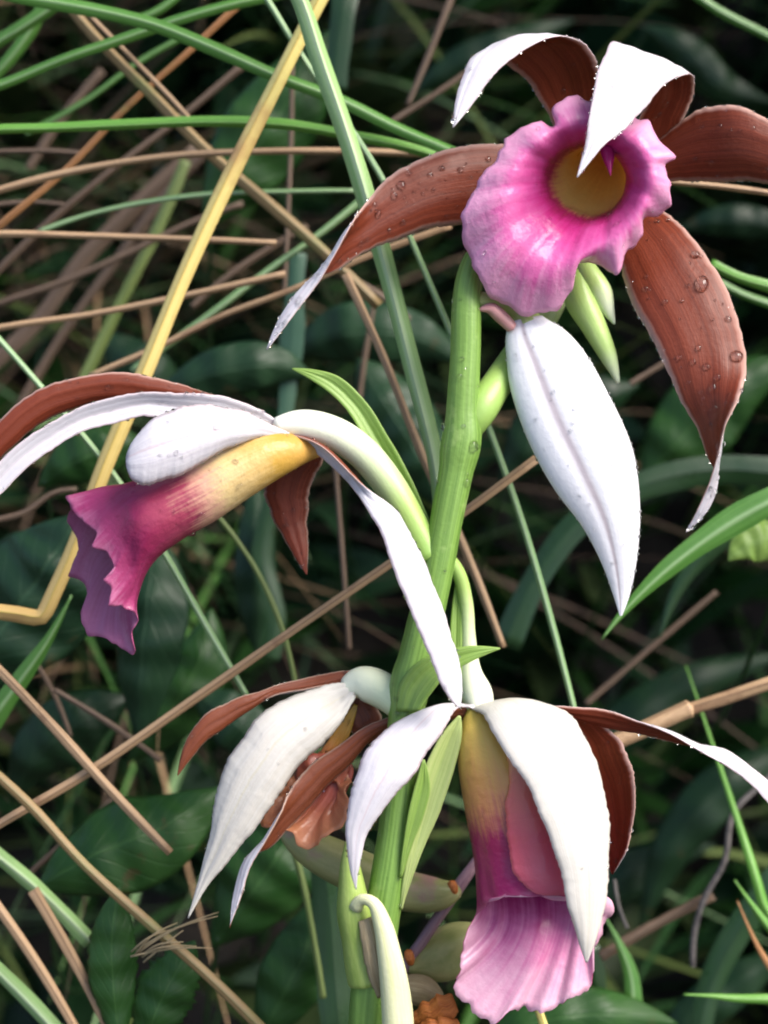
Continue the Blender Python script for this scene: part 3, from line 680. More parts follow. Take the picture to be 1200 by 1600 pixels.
petal('tepal', f4, [(735, 1108, -5, 775, 1095, 5, 0), (752, 1116, -50, 846, 1098, -30, 12), (790, 1176, -104, 904, 1134, -66, 11), (820, 1222, -124, 932, 1190, -84, 12), (845, 1273, -136, 948, 1260, -96, 12), (864, 1325, -140, 953, 1320, -104, 11), (880, 1380, -138, 950, 1375, -110, 9), (892, 1432, -132, 942, 1430, -114, 6), (904, 1472, -122, 928, 1478, -118, 4), (915, 1504, -118, 918, 1504, -118, 0)], BROWN, CREAM, 'out', 0.5, keep=k, groove=1)
petal('tepal', f4, [(800, 1105, 15, 840, 1100, 15, 0), (860, 1112, 25, 915, 1116, 20, 0), (872, 1160, 40, 960, 1148, 15, -8), (885, 1220, 55, 984, 1190, 0, -12), (905, 1270, 62, 992, 1240, -4, -14), (925, 1315, 60, 988, 1294, 0, -12), (946, 1348, 50, 974, 1336, 5, -8), (956, 1366, 40, 958, 1366, 40, 0)], BROWN, WHITE, 'in', 0.5, keep=k)
petal('tepal', f4, [(790, 1100, 5, 800, 1110, 10, 0), (868, 1103, -10, 888, 1122, 10, 2), (939, 1109, -5, 945, 1137, 15, 2), (995, 1126, -10, 998, 1147, 15, -2), (1045, 1146, -25, 1040, 1158, 15, -8), (1092, 1173, -28, 1080, 1166, 5, -6), (1132, 1196, -25, 1130, 1170, 0, -3), (1178, 1230, -20, 1178, 1202, 0, -3), (1215, 1275, -15, 1218, 1240, 0, -2), (1262, 1345, -10, 1264, 1344, -10, 0)], BROWN, WHITE, 'in', 0.35, keep=k)
sp = []
for i, G in enumerate(k): sp += scatter(G, (12, 8, 4, 20, 8)[i], 1.5, 4.0, edge=(20, 26, 16, 20, 40)[i])
def oval(x0, x1, y, d, h, tilt=0, n=24):
    cx = (x0 + x1) / 2; w = (x1 - x0) / 2
    return [(cx - w * math.cos(q), y + tilt * math.sin(q), d - h * math.sin(q)) for q in np.linspace(0, 2*math.pi, n, endpoint=False)]
# starts at the left edge, over the near side, right edge, then the far side
rim4 = [(748, 1424, -16), (770, 1408, -52), (796, 1397, -66), (836, 1400, -72), (880, 1398, -66), (918, 1402, -44), (958, 1412, -14), (945, 1436, 2), (936, 1470, -6), (928, 1514, -10), (920, 1546, -6), (892, 1560, -22), (868, 1574, -16), (841, 1582, -28), (818, 1576, -14), (799, 1580, -30), (771, 1599, -34), (733, 1573, -26), (710, 1542, -22), (716, 1518, -30), (719, 1494, -24), (727, 1466, -30), (739, 1440, -20)]
pre4 = [(748, 1408, -4), (770, 1396, -48), (798, 1388, -64), (836, 1388, -70), (876, 1386, -64), (904, 1390, -44), (915, 1400, 4), (905, 1424, 18), (888, 1440, 20), (862, 1452, 16), (836, 1458, 10), (812, 1458, 10), (786, 1450, 14), (766, 1436, 18), (752, 1420, 10)]
rings = [oval(736, 766, 1104, 0, 10), oval(722, 800, 1135, -6, 32), oval(717, 836, 1178, -10, 46), oval(728, 868, 1262, -8, 56), oval(744, 896, 1350, -6, 62, -10), pre4, rim4]
kl = []
loft('lip', f4, rings, LIP_LOW_IN, LIP_LOW_OUT, nu=84, nv=180, ruffle=5.5, rk=(5, 20), rpow=5, serr=4.0, seed=14, keep=kl)
petal('lip_fold', f4, [(772, 1120, -50, 800, 1120, -48, 0), (795, 1199, -66, 850, 1190, -58, 5), (791, 1264, -74, 880, 1250, -62, 7), (796, 1335, -80, 900, 1320, -66, 8), (810, 1374, -82, 906, 1366, -68, 8), (838, 1396, -80, 908, 1386, -70, 4), (862, 1399, -78, 906, 1396, -72, 0)], LIP_FOLD, LIP_FOLD, 'in', 0.5, thick=6, groove=0)
sp += scatter(kl[0][10:60], 26, 1.3, 3, closed=True)
ptube('pedicel', f4, [(752, 1112, 0, 20), (745, 1085, 12, 25), (735, 1050, 20, 18), (732, 1000, 20, 12), (728, 940, 18, 11), (716, 895, 10, 11), (690, 860, 0, 10)], PEDICEL, n=40, uvr=(0.15, 0.95))
drops(f4, sp, WATER)

# ---- bracts, sheath and withering stalk on the stem
petal('bract', orchid, [(618, 1112, -22, 655, 1112, -40, 0), (626, 1066, -30, 672, 1085, -46, -4), (652, 1034, -40, 694, 1060, -52, -5), (690, 1018, -46, 718, 1044, -54, -4), (735, 1009, -50, 744, 1030, -54, -2), (781, 1012, -52, 782, 1014, -52, 0)], BRACT, BRACT, 'in', 0.3, wav=0.3, thick=6, nu=30)
petal('bract', orchid, [(700, 1064, 10, 722, 1064, 8, 0), (702, 1010, 14, 722, 1010, 12, -4), (706, 950, 18, 722, 950, 16, -4), (714, 895, 20, 717, 895, 20, 0)], BRACT, BRACT, 'in', 0.3, wav=0.3, thick=6, nu=24)
petal('bract', orchid, [(624, 1420, -14, 628, 1420, -12, 0), (630, 1372, -24, 646, 1368, -20, -3), (640, 1318, -30, 664, 1322, -22, -5), (650, 1250, -34, 690, 1262, -26, -8), (668, 1190, -36, 711, 1198, -28, -9), (692, 1146, -36, 722, 1148, -30, -6), (716, 1118, -34, 720, 1119, -33, 0)], BRACT_PALE, BRACT_PALE, 'in', 0.4, wav=0.3, thick=8)
petal('bract', orchid, [(624, 1372, -30, 628, 1372, -28, 0), (630, 1320, -36, 644, 1322, -32, -3), (640, 1260, -42, 664, 1270, -38, -4), (652, 1215, -44, 672, 1225, -40, -4), (660, 1186, -44, 664, 1187, -44, 0)], BRACT, BRACT, 'in', 0.4, wav=0.3, thick=5, nu=24)
ptube('sheath', orchid, [(543, 1315, -10, 4), (546, 1345, -16, 14), (550, 1390, -20, 22), (553, 1425, -18, 27), (560, 1470, -14, 26), (568, 1505, -10, 30), (574, 1532, -8, 31)], SHEATH, n=36)
ptube('withering_stalk', orchid, [(556, 1418, -40, 12), (566, 1405, -52, 9), (582, 1410, -60, 10), (598, 1445, -64, 15), (608, 1490, -66, 19), (617, 1545, -66, 23), (622, 1610, -66, 25), (616, 1700, -60, 22), (610, 1760, -50, 8)], PALEYEL, n=46, squash=0.8)
petal('dry_scale', orchid, [(560, 1440, -46, 580, 1432, -46, 0), (566, 1480, -48, 592, 1470, -48, 6), (574, 1520, -46, 600, 1515, -46, 6), (590, 1560, -40, 604, 1556, -40, 0)], WITHER_TAN, WITHER_TAN, 'in', 0.4, nu=20)
sp = []
T_ = spline(stem_px, 90); c_ = W(T_[:, :3])
for _ in range(70):
    i = RNG.integers(6, 84); an = RNG.uniform(-1.5, 1.5)
    n_ = RX * math.sin(an) - RF * math.cos(an)
    sp.append((c_[i] + n_ * T_[i, 3] * U * 0.99, n_, (1.3 + 4.5 * RNG.uniform() ** 4) * U))
for x, y, rr in [(738, 694, 9), (690, 672, 7), (728, 752, 7), (744, 700, 6)]:
    i = np.argmin(np.abs(T_[:, 1] - y)); an = math.asin(max(-1, min(1, (x - T_[i, 0]) / T_[i, 3]))); n_ = RX * math.sin(an) - RF * math.cos(an)
    sp.append((c_[i] + n_ * T_[i, 3] * U * 0.98, n_, rr * U))
drops(orchid, sp, WATER)

# ---- older spike with seed pods behind
pts = [(820, 1230, 190, 8), (745, 1345, 165, 9), (715, 1388, 155, 11), (680, 1440, 150, 9.5), (640, 1500, 150, 10), (600, 1560, 150, 10), (560, 1625, 150, 11)]
r = spline(pts, 60); P3 = W(r[:, :3]); R = r[:, 3] * U
b2 = P3[-1] + np.array([-0.03, 0.01, 0]); b2[2] = bank_z(b2[0], b2[1])
P3 = np.concatenate([P3, P3[-1] + (b2 - P3[-1]) * np.linspace(0, 1, 25)[1:, None]]); R = np.concatenate([R, np.linspace(11, 14, 24) * U])
old = empty('spent_flower_spike', b2)
tag(old, 'thin purple stalk with olive seed pods crossing behind the orchid stem', 'plant')
tube('stem', old, P3, R, PURPLE, nseg=14)
ptube('seed_pod', old, [(716, 1390, 150, 12), (690, 1398, 148, 24), (640, 1394, 150, 31), (580, 1372, 155, 33), (520, 1345, 160, 33), (470, 1318, 165, 24), (440, 1300, 168, 8)], POD, n=40, bump=0.05, nseg=24)
ptube('seed_pod', old, [(636, 1512, 150, 10), (655, 1505, 160, 26), (690, 1495, 170, 40), (730, 1478, 180, 38), (770, 1460, 190, 14)], POD, n=30, bump=0.05, nseg=24)
ptube('seed_pod', old, [(610, 1545, 140, 8), (640, 1546, 120, 22), (668, 1552, 100, 22), (690, 1560, 90, 8)], WITHER_TAN, n=24, bump=0.08)
for x, y, d in [(708, 1388, 138), (640, 1496, 138)]:
    ptube('leaf_scar', old, [(x - 3, y - 10, d + 4, 6), (x, y, d, 8), (x + 2, y + 10, d + 4, 5)], WITHER, n=10)
wf = empty('withered_flower', W(np.array([640, 1600, 60.0])), old)
petal('tepal', wf, [(630, 1608, 60, 640, 1616, 60, 0), (655, 1572, 40, 672, 1606, 50, 10), (676, 1558, 30, 700, 1600, 40, 12), (706, 1552, 30, 716, 1580, 40, 4)], WITHER, WITHER, 'in', 0.5, nu=24, wav=3)
petal('tepal', wf, [(632, 1612, 70, 640, 1625, 60, 0), (660, 1596, 30, 680, 1640, 40, 10), (690, 1590, 20, 714, 1630, 40, 10), (714, 1592, 30, 722, 1612, 40, 4)], WITHER, WITHER_TAN, 'in', 0.5, nu=24, wav=3)

# ------------------------------------------------------------------ straws and blades
def extend(pts, far=420):
    """carry a stalk on past the picture's edge, sagging away as it goes."""
    p = [list(q) for q in pts]
    for end in (0, -1):
        x, y = p[end][0], p[end][1]
        if x < 25 or x > 1175 or y < 25 or y > 1575:
            nb = p[1] if end == 0 else p[-2]
            v = np.array(p[end][:3]) - np.array(nb[:3]); v = v / max(np.linalg.norm(v[:2]), 1e-6)
            q = [x + v[0] * far, y + v[1] * far + 60, p[end][2] + far * 0.6] + p[end][3:]
            p.insert(0, q) if end == 0 else p.append(q)
    return p

def blade(name, pts, width, mat, label, cat, group, fold=0.25, taper=(False, False), d=None, n=48, thick=4, roll=0.0, ext=True, wmin=0.06):
    p = [list(q) if len(q) == 3 else [q[0], q[1], d] for q in pts]
    if ext: p = extend(p)
    r = spline(p, n)
    c = W(r[:, :3]); sc = U * (D + r[:, 2]) / D
    e = np.linspace(0, 1, n)
    w = np.ones(n) * width
    w *= 1 + 0.07 * np.sin(e * 9 + RNG.uniform(0, 6)) + 0.04 * np.sin(e * 31 + RNG.uniform(0, 6))
    if taper[0]: w *= np.clip(e * 1.0 / 0.45, wmin, 1) ** 0.8
    if taper[1]: w *= np.clip((1 - e) / 0.45, wmin, 1) ** 0.8
    T = unit(np.gradient(c, axis=0)); view = unit(c - CAM)
    s1 = unit(np.cross(T, view)); s2 = unit(np.cross(s1, T))
    ra = roll + 0.25 * np.sin(e * 4 + RNG.uniform(0, 6))
    a = s1 * np.cos(ra)[:, None] + s2 * np.sin(ra)[:, None]; b_ = unit(np.cross(a, T))
    s = np.linspace(-1, 1, 7)
    G = c[:, None] + a[:, None] * (s[None, :] * (w * sc * 0.5)[:, None])[..., None] + b_[:, None] * ((np.abs(s) - 0.5)[None, :] * (w * sc * fold)[:, None])[..., None]
    o = sheet(name, G, None, mat, mat, thick, origin=c[0])
    me = o.data; ev = np.zeros(len(me.edges) * 2, np.int32); me.edges.foreach_get('vertices', ev); ev = ev.reshape(-1, 2)
    colj = ev % 7
    sh = (colj[:, 0] == colj[:, 1]) & np.isin(colj[:, 0], (0, 3, 6))
    at = me.attributes.new('sharp_edge', 'BOOLEAN', 'EDGE'); at.data.foreach_set('value', sh)
    return tag(o, label, cat, group)

GB = 'green grass blades behind the orchid'; SG = 'dry straws tangled behind the orchid'
def grass(pts, w, mi, label, d, **kw): return blade('grass_blade', pts, w, GRASS[mi], label, 'grass blade', GB, d=d, **kw)
def straw(pts, w, mi, label, d, **kw):
    w = w if w > 23 else w * 0.86
    return blade('dry_straw', pts, w, STRAW[mi], label, 'straw', SG, d=d, fold=kw.pop('fold', 0.32), thick=kw.pop('thick', 5), **kw)

grass([(-60, -22), (50, -2), (150, 16), (240, 38), (330, 74), (430, 118), (530, 156), (620, 200), (705, 236), (800, 280)], 21, 0, 'long glossy green blade arching from the top left corner to the topmost flower', 330, roll=0.5)
grass([(-40, 145), (0, 133), (100, 92), (200, 58), (300, 24), (420, -6)], 16, 0, 'green blade rising from the left edge to the top beside the yellow straw', 420)
grass([(-20, 203), (80, 200), (190, 195), (330, 190), (450, 195), (550, 212), (650, 234), (720, 258)], 16, 3, 'bright green blade lying level across the upper left', 360)
grass([(455, -30), (470, 0), (500, 90), (545, 220), (590, 370), (640, 560), (682, 735), (690, 830)], 28, 6, 'thick pale green grass stalk slanting down from the top to the orchid stem', 150, fold=0.5, thick=8)
grass([(405, -20), (470, 85), (510, 145), (600, 285), (670, 440), (760, 660), (820, 830), (895, 1100), (930, 1250)], 10, 1, 'very long thin green blade running from the top down past the white bud', 260)
grass([(60, 362), (150, 332), (300, 306), (420, 300), (556, 298)], 8, 1, 'thin faint green blade level below the bright green one', 500)
grass([(205, 580), (330, 490), (420, 422), (500, 365), (565, 312)], 11, 1, 'dusky green blade slanting up to the brown left petal of the topmost flower', 520)
grass([(-20, 510), (60, 600), (180, 745), (255, 862), (330, 992), (390, 1095)], 10, 1, 'thin green blade passing under the pink lip of the left flower', 260)
grass([(-30, 1318), (0, 1340), (60, 1390), (142, 1472)], 24, 6, 'short pale green stalk end at the lower left edge', 300, fold=0.5)
grass([(-30, 1490), (0, 1520), (45, 1565), (100, 1625)], 24, 6, 'pale green stalk cutting the bottom left corner', 320, fold=0.5)
grass([(466, 395), (460, 470), (455, 540), (446, 655)], 42, 5, 'wide blue-green blade hanging upright above the left flower', 900, fold=0.08, taper=(True, True), wmin=0.5)
grass([(536, 20), (530, 70), (522, 140)], 40, 2, 'short wide dark blade beside the pale stalk at the top', 900, fold=0.08)
grass([(1070, -20), (1120, 15), (1210, 62)], 14, 0, 'green blade crossing the top right corner', 700)
grass([(1110, 412), (1150, 432), (1215, 452)], 17, 3, 'bright green blade leaving right beside the big brown petal', 420)
grass([(1120, 440), (1160, 460), (1215, 480)], 13, 0, 'darker blade just under the bright one at the right edge', 600)
grass([(940, 999), (975, 955), (1030, 900), (1090, 852), (1150, 812), (1230, 770)], 46, 0, 'broad bright green blade whose tip touches the white bud', 320, taper=(True, False), fold=0.12)
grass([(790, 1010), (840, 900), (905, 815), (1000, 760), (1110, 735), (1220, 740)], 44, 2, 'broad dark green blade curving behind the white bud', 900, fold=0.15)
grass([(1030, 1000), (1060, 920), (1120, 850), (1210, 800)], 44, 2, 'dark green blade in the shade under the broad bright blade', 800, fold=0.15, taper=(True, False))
grass([(1068, 1554), (1110, 1556), (1150, 1560), (1215, 1562)], 20, 3, 'bright pointed blade at the lower right edge', 420, taper=(True, False))
grass([(1148, 1375), (1165, 1400), (1188, 1432), (1225, 1480)], 24, 3, 'light green pointed leaf at the right edge above the orange one', 480, taper=(True, False))
grass([(1185, 1385), (1192, 1410), (1215, 1450)], 16, 3, 'small green tip at the right edge beside the pointed leaf', 520, taper=(True, False))
grass([(335, 800), (400, 890), (440, 980), (462, 1070)], 8, 4, 'thin olive blade between the left flower and the lower left flower', 420)
grass([(452, 1310), (468, 1360), (485, 1440), (505, 1560)], 10, 4, 'thin olive blade below the faded orange lip', 420)
grass([(-20, 75), (30, 45), (90, 5), (130, -25)], 22, 0, 'broad green blade in the top left corner under the arching one', 600)
grass([(-20, 130), (25, 80), (60, 25), (75, -25)], 18, 0, 'steep green blade at the top left edge', 700)
grass([(40, 210), (130, 160), (220, 95), (290, 55)], 9, 0, 'faint green blade between two dry straws at the upper left', 800)
grass([(190, 35), (240, 20), (290, -15)], 12, 0, 'short green blade at the top edge right of the corner', 650)
grass([(120, 620), (190, 470), (240, 370), (290, 250)], 18, 4, 'olive blade running steeply among the dull straws on the left', 1000)
grass([(-10, 1120), (30, 1065), (75, 1000), (112, 930)], 40, 0, 'green blade in front of the big veined leaf at the left edge', 380, taper=(False, True), fold=0.12)
grass([(425, 780), (410, 870), (432, 960), (420, 1030)], 30, 2, 'dark blade hanging behind the brown lower petal of the left flower', 1100, fold=0.1)
grass([(945, 1432), (965, 1470), (985, 1520), (990, 1620)], 42, 0, 'green blade bending down right of the drooping lip', 620, fold=0.12, taper=(True, False))
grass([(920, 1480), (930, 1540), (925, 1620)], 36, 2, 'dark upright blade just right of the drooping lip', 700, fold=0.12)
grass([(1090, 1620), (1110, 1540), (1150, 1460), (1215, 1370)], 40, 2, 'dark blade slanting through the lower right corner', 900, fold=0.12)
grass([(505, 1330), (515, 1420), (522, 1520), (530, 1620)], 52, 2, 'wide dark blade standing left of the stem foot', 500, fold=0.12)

straw([(512, -25), (470, 55), (430, 133), (360, 272), (290, 423), (222, 588), (165, 722), (110, 868), (82, 930), (72, 952), (66, 962), (61, 965), (50, 964), (30, 960), (0, 956), (-60, 950)], 25, 1, 'bright yellow straw bent sharply at its lower end', 240, thick=7, n=90, fold=0.42)
straw([(85, -20), (140, 48), (240, 150), (320, 232), (420, 318), (500, 388), (592, 478)], 21, 4, 'broad brown and green straw running from the top left down to the right', 480)
straw([(100, -15), (180, 65), (235, 120), (300, 190)], 9, 0, 'slim pale straw beside the broad brown and green one', 460)
straw([(365, 15), (300, 76), (200, 165), (100, 268), (0, 352)], 12, 2, 'orange straw crossing behind the level green blade to the left edge', 520)
straw([(-10, 300), (100, 271), (250, 246), (400, 237), (550, 237), (690, 242)], 13, 0, 'long tan straw lying nearly level at the height of the left brown petal', 430)
straw([(-10, 366), (150, 369), (300, 374), (432, 380)], 12, 0, 'level pale straw with a frayed end right of the yellow straw', 410)
straw([(-10, 514), (150, 490), (300, 460), (446, 428)], 12, 0, 'tan straw sloping gently up behind the middle of the yellow straw', 450)
straw([(140, 588), (250, 541), (350, 492), (450, 455), (570, 402), (705, 352)], 11, 0, 'tan straw rising from the brown petal of the left flower to the topmost one', 480)
straw([(-10, 430), (60, 362), (180, 262), (260, 202), (385, 98)], 13, 3, 'dull brown straw slanting up across the left', 760)
straw([(-10, 478), (100, 440), (200, 396), (290, 352), (380, 318)], 12, 3, 'dull straw behind the level pale straw on the left', 900)
straw([(-30, 585), (60, 500), (130, 405), (200, 335), (310, 235)], 26, 3, 'widest faded brown straw deep in the left tangle', 1300, fold=0.15)
straw([(30, 640), (100, 520), (180, 410), (270, 290), (330, 230)], 17, 3, 'faded brown straw beside the wide one deep in the tangle', 1200, fold=0.2)
straw([(45, 265), (100, 180), (160, 110)], 15, 3, 'blurred brown stub at the upper left behind the orange straw', 1300, fold=0.2)
straw([(-20, 1300), (130, 1212), (300, 1095), (450, 990), (610, 880), (700, 818), (838, 716)], 16, 0, 'long straight tan straw rising from the lower left behind the orchid stem', 210)
straw([(-20, 1028), (80, 1132), (170, 1232), (266, 1333)], 17, 0, 'straight tan straw ending short above the broad green leaf', 190)
straw([(-20, 1198), (50, 1262), (130, 1350), (240, 1450), (330, 1530), (420, 1620)], 19, 4, 'thick tan straw with greenish patches running from the left edge to the bottom', 160)
straw([(-20, 1395), (60, 1510), (125, 1620)], 18, 0, 'tan straw at the bottom left with its top at the left edge', 240)
straw([(52, 1390), (110, 1490), (180, 1625)], 20, 0, 'tan straw at the bottom left starting behind the pale green stalk end', 260)
straw([(540, 428), (600, 560), (660, 712), (730, 868), (786, 1012)], 15, 0, 'tan straw slanting steeply behind the orchid stem', 330)
straw([(457, 60), (455, 200), (450, 330), (444, 460)], 8, 3, 'thin dull straw hanging upright right of the yellow one', 700)
straw([(704, 0), (668, 90), (636, 165)], 11, 3, 'dull straw at the top left of the topmost flower', 800)
straw([(610, 192), (690, 140), (770, 85)], 10, 3, 'dull straw pointing at the curled white sepal tip', 750)
straw([(524, 730), (534, 860), (546, 1015)], 9, 3, 'thin dull straw upright right of the brown lower petal', 600)
straw([(915, 1100), (1000, 1026), (1120, 925)], 10, 3, 'thin dark brown stick above the lowest flower on the right', 800)
cane = straw([(930, 1172), (1000, 1142), (1072, 1110), (1140, 1088), (1220, 1062)], 22, 0, 'thick jointed tan cane leaving to the right behind the lowest flower', 330, thick=10, fold=0.5)
ptube('sleeve', cane, [(930, 1172, 322, 13), (1000, 1142, 322, 13.5), (1068, 1111, 322, 14), (1078, 1107, 322, 14.5)], STRAW[0], n=24, nseg=16)
straw([(938, 1495), (1030, 1442), (1114, 1398)], 18, 3, 'short grey-brown stick in the shade at the lower right', 650, fold=0.5, thick=8)
straw([(1152, 1408), (1170, 1450), (1190, 1490), (1225, 1540)], 20, 2, 'orange dry leaf at the right edge near the bottom', 440, taper=(True, False), fold=0.15)
straw([(85, 1078), (170, 1130), (252, 1188)], 10, 3, 'short dull straw under the lip tip of the left flower', 480)
straw([(56, 1035), (85, 1085), (110, 1150)], 8, 3, 'tiny dull straw under the big veined leaf', 560)
straw([(40, 1370), (105, 1312), (178, 1248)], 9, 3, 'thin dull straw between the two crossing tan straws at lower left', 520)
straw([(1040, 284), (1120, 291), (1215, 304)], 11, 0, 'pale straw just under the right brown petal of the topmost flower', 240)
straw([(836, 1560), (846, 1590), (862, 1640)], 17, 1, 'short yellow straw peeking out below the drooping lip', 120)
straw([(540, 430), (585, 455), (640, 500)], 10, 3, 'short brown straw below the left brown petal tip', 700)
straw([(985, 600), (1030, 572), (1075, 545)], 10, 3, 'dull straw behind the lower right brown petal', 700)
straw([(-15, 815), (40, 800), (85, 770), (120, 765)], 10, 3, 'dull straw beside the lip of the left flower at the left edge', 560)
straw([(300, 480), (340, 445), (410, 395), (480, 352)], 12, 3, 'dull straw running past the frayed straw end', 850)
straw([(560, 640), (570, 560), (585, 470)], 9, 3, 'dull upright straw between the pale stalk and the blue-green blade', 900)
straw([(100, 320), (50, 316), (-20, 322)], 9, 3, 'short pale straw end at the left edge above the level pale straw', 600)
straw([(130, 240), (70, 236), (-20, 238)], 9, 3, 'short pale straw end at the left edge below the level green blade', 620)

def twig(pts, label, d, rr=5):
    p = extend([[x, y, d] for x, y in pts]); r = spline(p, 40)
    c = W(r); rad = np.ones(40) * rr * U * (D + d) / D
    o = tube('twig', None, c, rad, TWIG, nseg=10, origin=c[0])
    tag(o, label, 'twig', 'bare twigs at the lower right')
twig([(1082, 1510), (1086, 1450), (1100, 1405), (1132, 1345), (1146, 1270), (1190, 1225)], 'crooked bare grey twig at the lower right', 620, 5)
twig([(960, 1375), (968, 1420), (980, 1450)], 'tiny bare twig beside the white sepal of the lowest flower', 560, 3)

# frayed dead tuft on the orange straw
tuft = empty('dry_grass_tuft', W(np.array([255, 1460, 180.0])))
tag(tuft, 'small frayed grey tuft caught on the thick greenish tan straw at lower left', 'dead grass')
for q in range(9):
    x0, y0 = 215 + RNG.uniform(-14, 14), 1490 + RNG.uniform(-16, 16)
    x1, y1 = 285 + RNG.uniform(-20, 60), 1445 + RNG.uniform(-20, 40)
    ptube('stalk', tuft, [(x0, y0, 170, 1.8), ((x0 + x1) / 2 + RNG.uniform(-8, 8), (y0 + y1) / 2 - 6, 140, 1.6), (x1, y1, 135 + RNG.uniform(-20, 20), 0.8)], WITHER_TAN, n=10, nseg=6)

# ------------------------------------------------------------------ broad leaves
def leaf(pts, width, mi, label, peak=0.45, bulge=0.12, roll=0.0, mat=None, name='broad_leaf', tip=2.0, droop=200, jag=0.0):
    r = spline(pts, 36); c = W(r[:, :3]); sc = U * (D + r[:, 2]) / D
    e = np.linspace(0, 1, 36)
    w = width * np.clip(np.sin(np.pi * np.clip(e, 0, 1) ** (math.log(0.5) / math.log(peak))), 0.015, 1) ** 0.85
    T = unit(np.gradient(c, axis=0)); view = unit(c - CAM)
    s1 = unit(np.cross(T, view)); s2 = unit(np.cross(s1, T))
    a = s1 * math.cos(roll) + s2 * math.sin(roll); b_ = unit(np.cross(a, T))
    nv = 17; s = np.linspace(-1, 1, nv)
    ph = RNG.uniform(0, 6, 3)
    wavy = 0.05 * np.sin(e[:, None] * 16 + ph[0] + s[None, :] * 2) * np.abs(s)[None, :] + 0.03 * np.sin(e[:, None] * 31 + ph[1])
    ws = (w * sc * 0.5)[:, None] * np.ones(nv)[None, :]
    if jag: ws = ws * (1 + jag * RNG.uniform(-1, 1, (36, nv)) * (np.abs(s)[None, :] > 0.9))
    G = c[:, None] + a[:, None] * (s[None, :] * ws)[..., None] + b_[:, None] * (((np.abs(s) ** 1.5 * 1.0)[None, :] * bulge * 2 + wavy) * (w * sc)[:, None])[..., None]
    M_ = mat or LEAF[mi]
    o = sheet(name, G, None, M_, M_, 4, origin=c[0])
    tag(o, label, 'leaf', 'broad leaves in the undergrowth')
    # its stalk runs back down to the bank
    p0 = c[1]; g = p0 + np.array([RNG.uniform(-.03, .03), 0.16, -0.12])
    g[1] = max(g[1], p0[1] + 0.05); 
    for _ in range(40):
        if g[2] <= bank_z(g[0], g[1]): break
        g = g + np.array([0, 0.012, -0.012])
    mid = p0 * 0.5 + g * 0.5 + np.array([0, -0.01, -0.02]) - (T[1] * 0.02)
    q = spline([p0 + T[1] * 0.002, mid, g], 16)
    tube('leaf_stalk', o, q, np.linspace(5, 9, 16) * U, GRASS[2], nseg=8)
    return o

leaf([(-70, 1090, 560), (20, 960, 540), (80, 875, 520), (128, 800, 540)], 210, 1, 'big veined blue-green leaf at the left edge behind the yellow straw', 0.5, roll=0.25)
leaf([(245, 840, 700), (232, 940, 640), (222, 1040, 640), (216, 1170, 700)], 120, 1, 'glossy upright leaf behind the frilled tip of the left lip', 0.4, roll=-0.3)
leaf([(60, 1385, 420), (160, 1330, 400), (260, 1290, 420), (345, 1230, 480)], 150, 2, 'broad green leaf behind the end of the short tan straw', 0.45, roll=0.2)
leaf([(190, 1640, 240), (178, 1540, 230), (176, 1460, 230), (186, 1384, 240)], 78, 2, 'upright green leaf with a browned ragged tip behind the thick greenish tan straw', 0.5, jag=0.08)
leaf([(220, 1660, 260), (245, 1580, 240), (275, 1520, 240), (305, 1470, 250)], 92, 2, 'torn green leaf at the bottom under the frayed tuft', 0.5, jag=0.14)
leaf([(240, 622, 900), (330, 585, 850), (420, 570, 850), (490, 590, 900)], 80, 1, 'dark leaf lying level above the white sepals of the left flower', 0.5)
leaf([(455, 560, 1100), (550, 520, 1000), (640, 525, 1000), (730, 570, 1050)], 100, 1, 'dark bluish leaf between the blue-green blade and the orchid stem', 0.45)
leaf([(560, 560, 1000), (610, 640, 950), (660, 720, 950), (690, 800, 1000)], 120, 1, 'dark leaf behind the pale stalk left of the orchid stem', 0.45)
leaf([(318, 360, 1000), (380, 260, 950), (450, 160, 950), (530, 40, 1000)], 140, 2, 'wide green leaf standing behind the upper part of the yellow straw', 0.5)
leaf([(400, 740, 1200), (400, 840, 1150), (398, 930, 1150), (404, 1030, 1200)], 66, 1, 'narrow leaf hanging behind the lower petal of the left flower', 0.5)
leaf([(300, 1080, 800), (345, 1110, 760), (390, 1150, 760), (420, 1210, 800)], 90, 1, 'glossy leaf behind the thin brown petal of the lower left flower', 0.5)
leaf([(200, 1190, 900), (260, 1120, 850), (310, 1040, 850), (330, 950, 900)], 110, 2, 'green leaf below the left lip in the dark gap', 0.5)
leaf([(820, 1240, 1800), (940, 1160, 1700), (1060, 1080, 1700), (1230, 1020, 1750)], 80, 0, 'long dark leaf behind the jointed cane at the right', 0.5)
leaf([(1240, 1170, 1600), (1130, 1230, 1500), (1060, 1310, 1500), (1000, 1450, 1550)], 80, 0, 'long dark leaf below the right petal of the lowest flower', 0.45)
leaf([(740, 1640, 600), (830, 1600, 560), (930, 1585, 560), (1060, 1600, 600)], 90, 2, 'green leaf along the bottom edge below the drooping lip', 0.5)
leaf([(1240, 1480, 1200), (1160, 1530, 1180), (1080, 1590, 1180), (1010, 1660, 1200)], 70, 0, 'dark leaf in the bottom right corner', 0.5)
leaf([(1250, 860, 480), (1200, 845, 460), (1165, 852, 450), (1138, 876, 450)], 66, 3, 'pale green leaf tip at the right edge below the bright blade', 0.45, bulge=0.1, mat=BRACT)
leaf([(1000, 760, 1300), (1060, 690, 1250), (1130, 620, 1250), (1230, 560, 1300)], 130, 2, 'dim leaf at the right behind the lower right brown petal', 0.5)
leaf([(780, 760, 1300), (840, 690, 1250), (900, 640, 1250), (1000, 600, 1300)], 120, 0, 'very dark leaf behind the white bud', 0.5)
leaf([(330, 1480, 700), (390, 1400, 650), (440, 1330, 650), (480, 1240, 700)], 150, 2, 'dark green leaf behind the hanging white sepal tips at the lower left', 0.5)
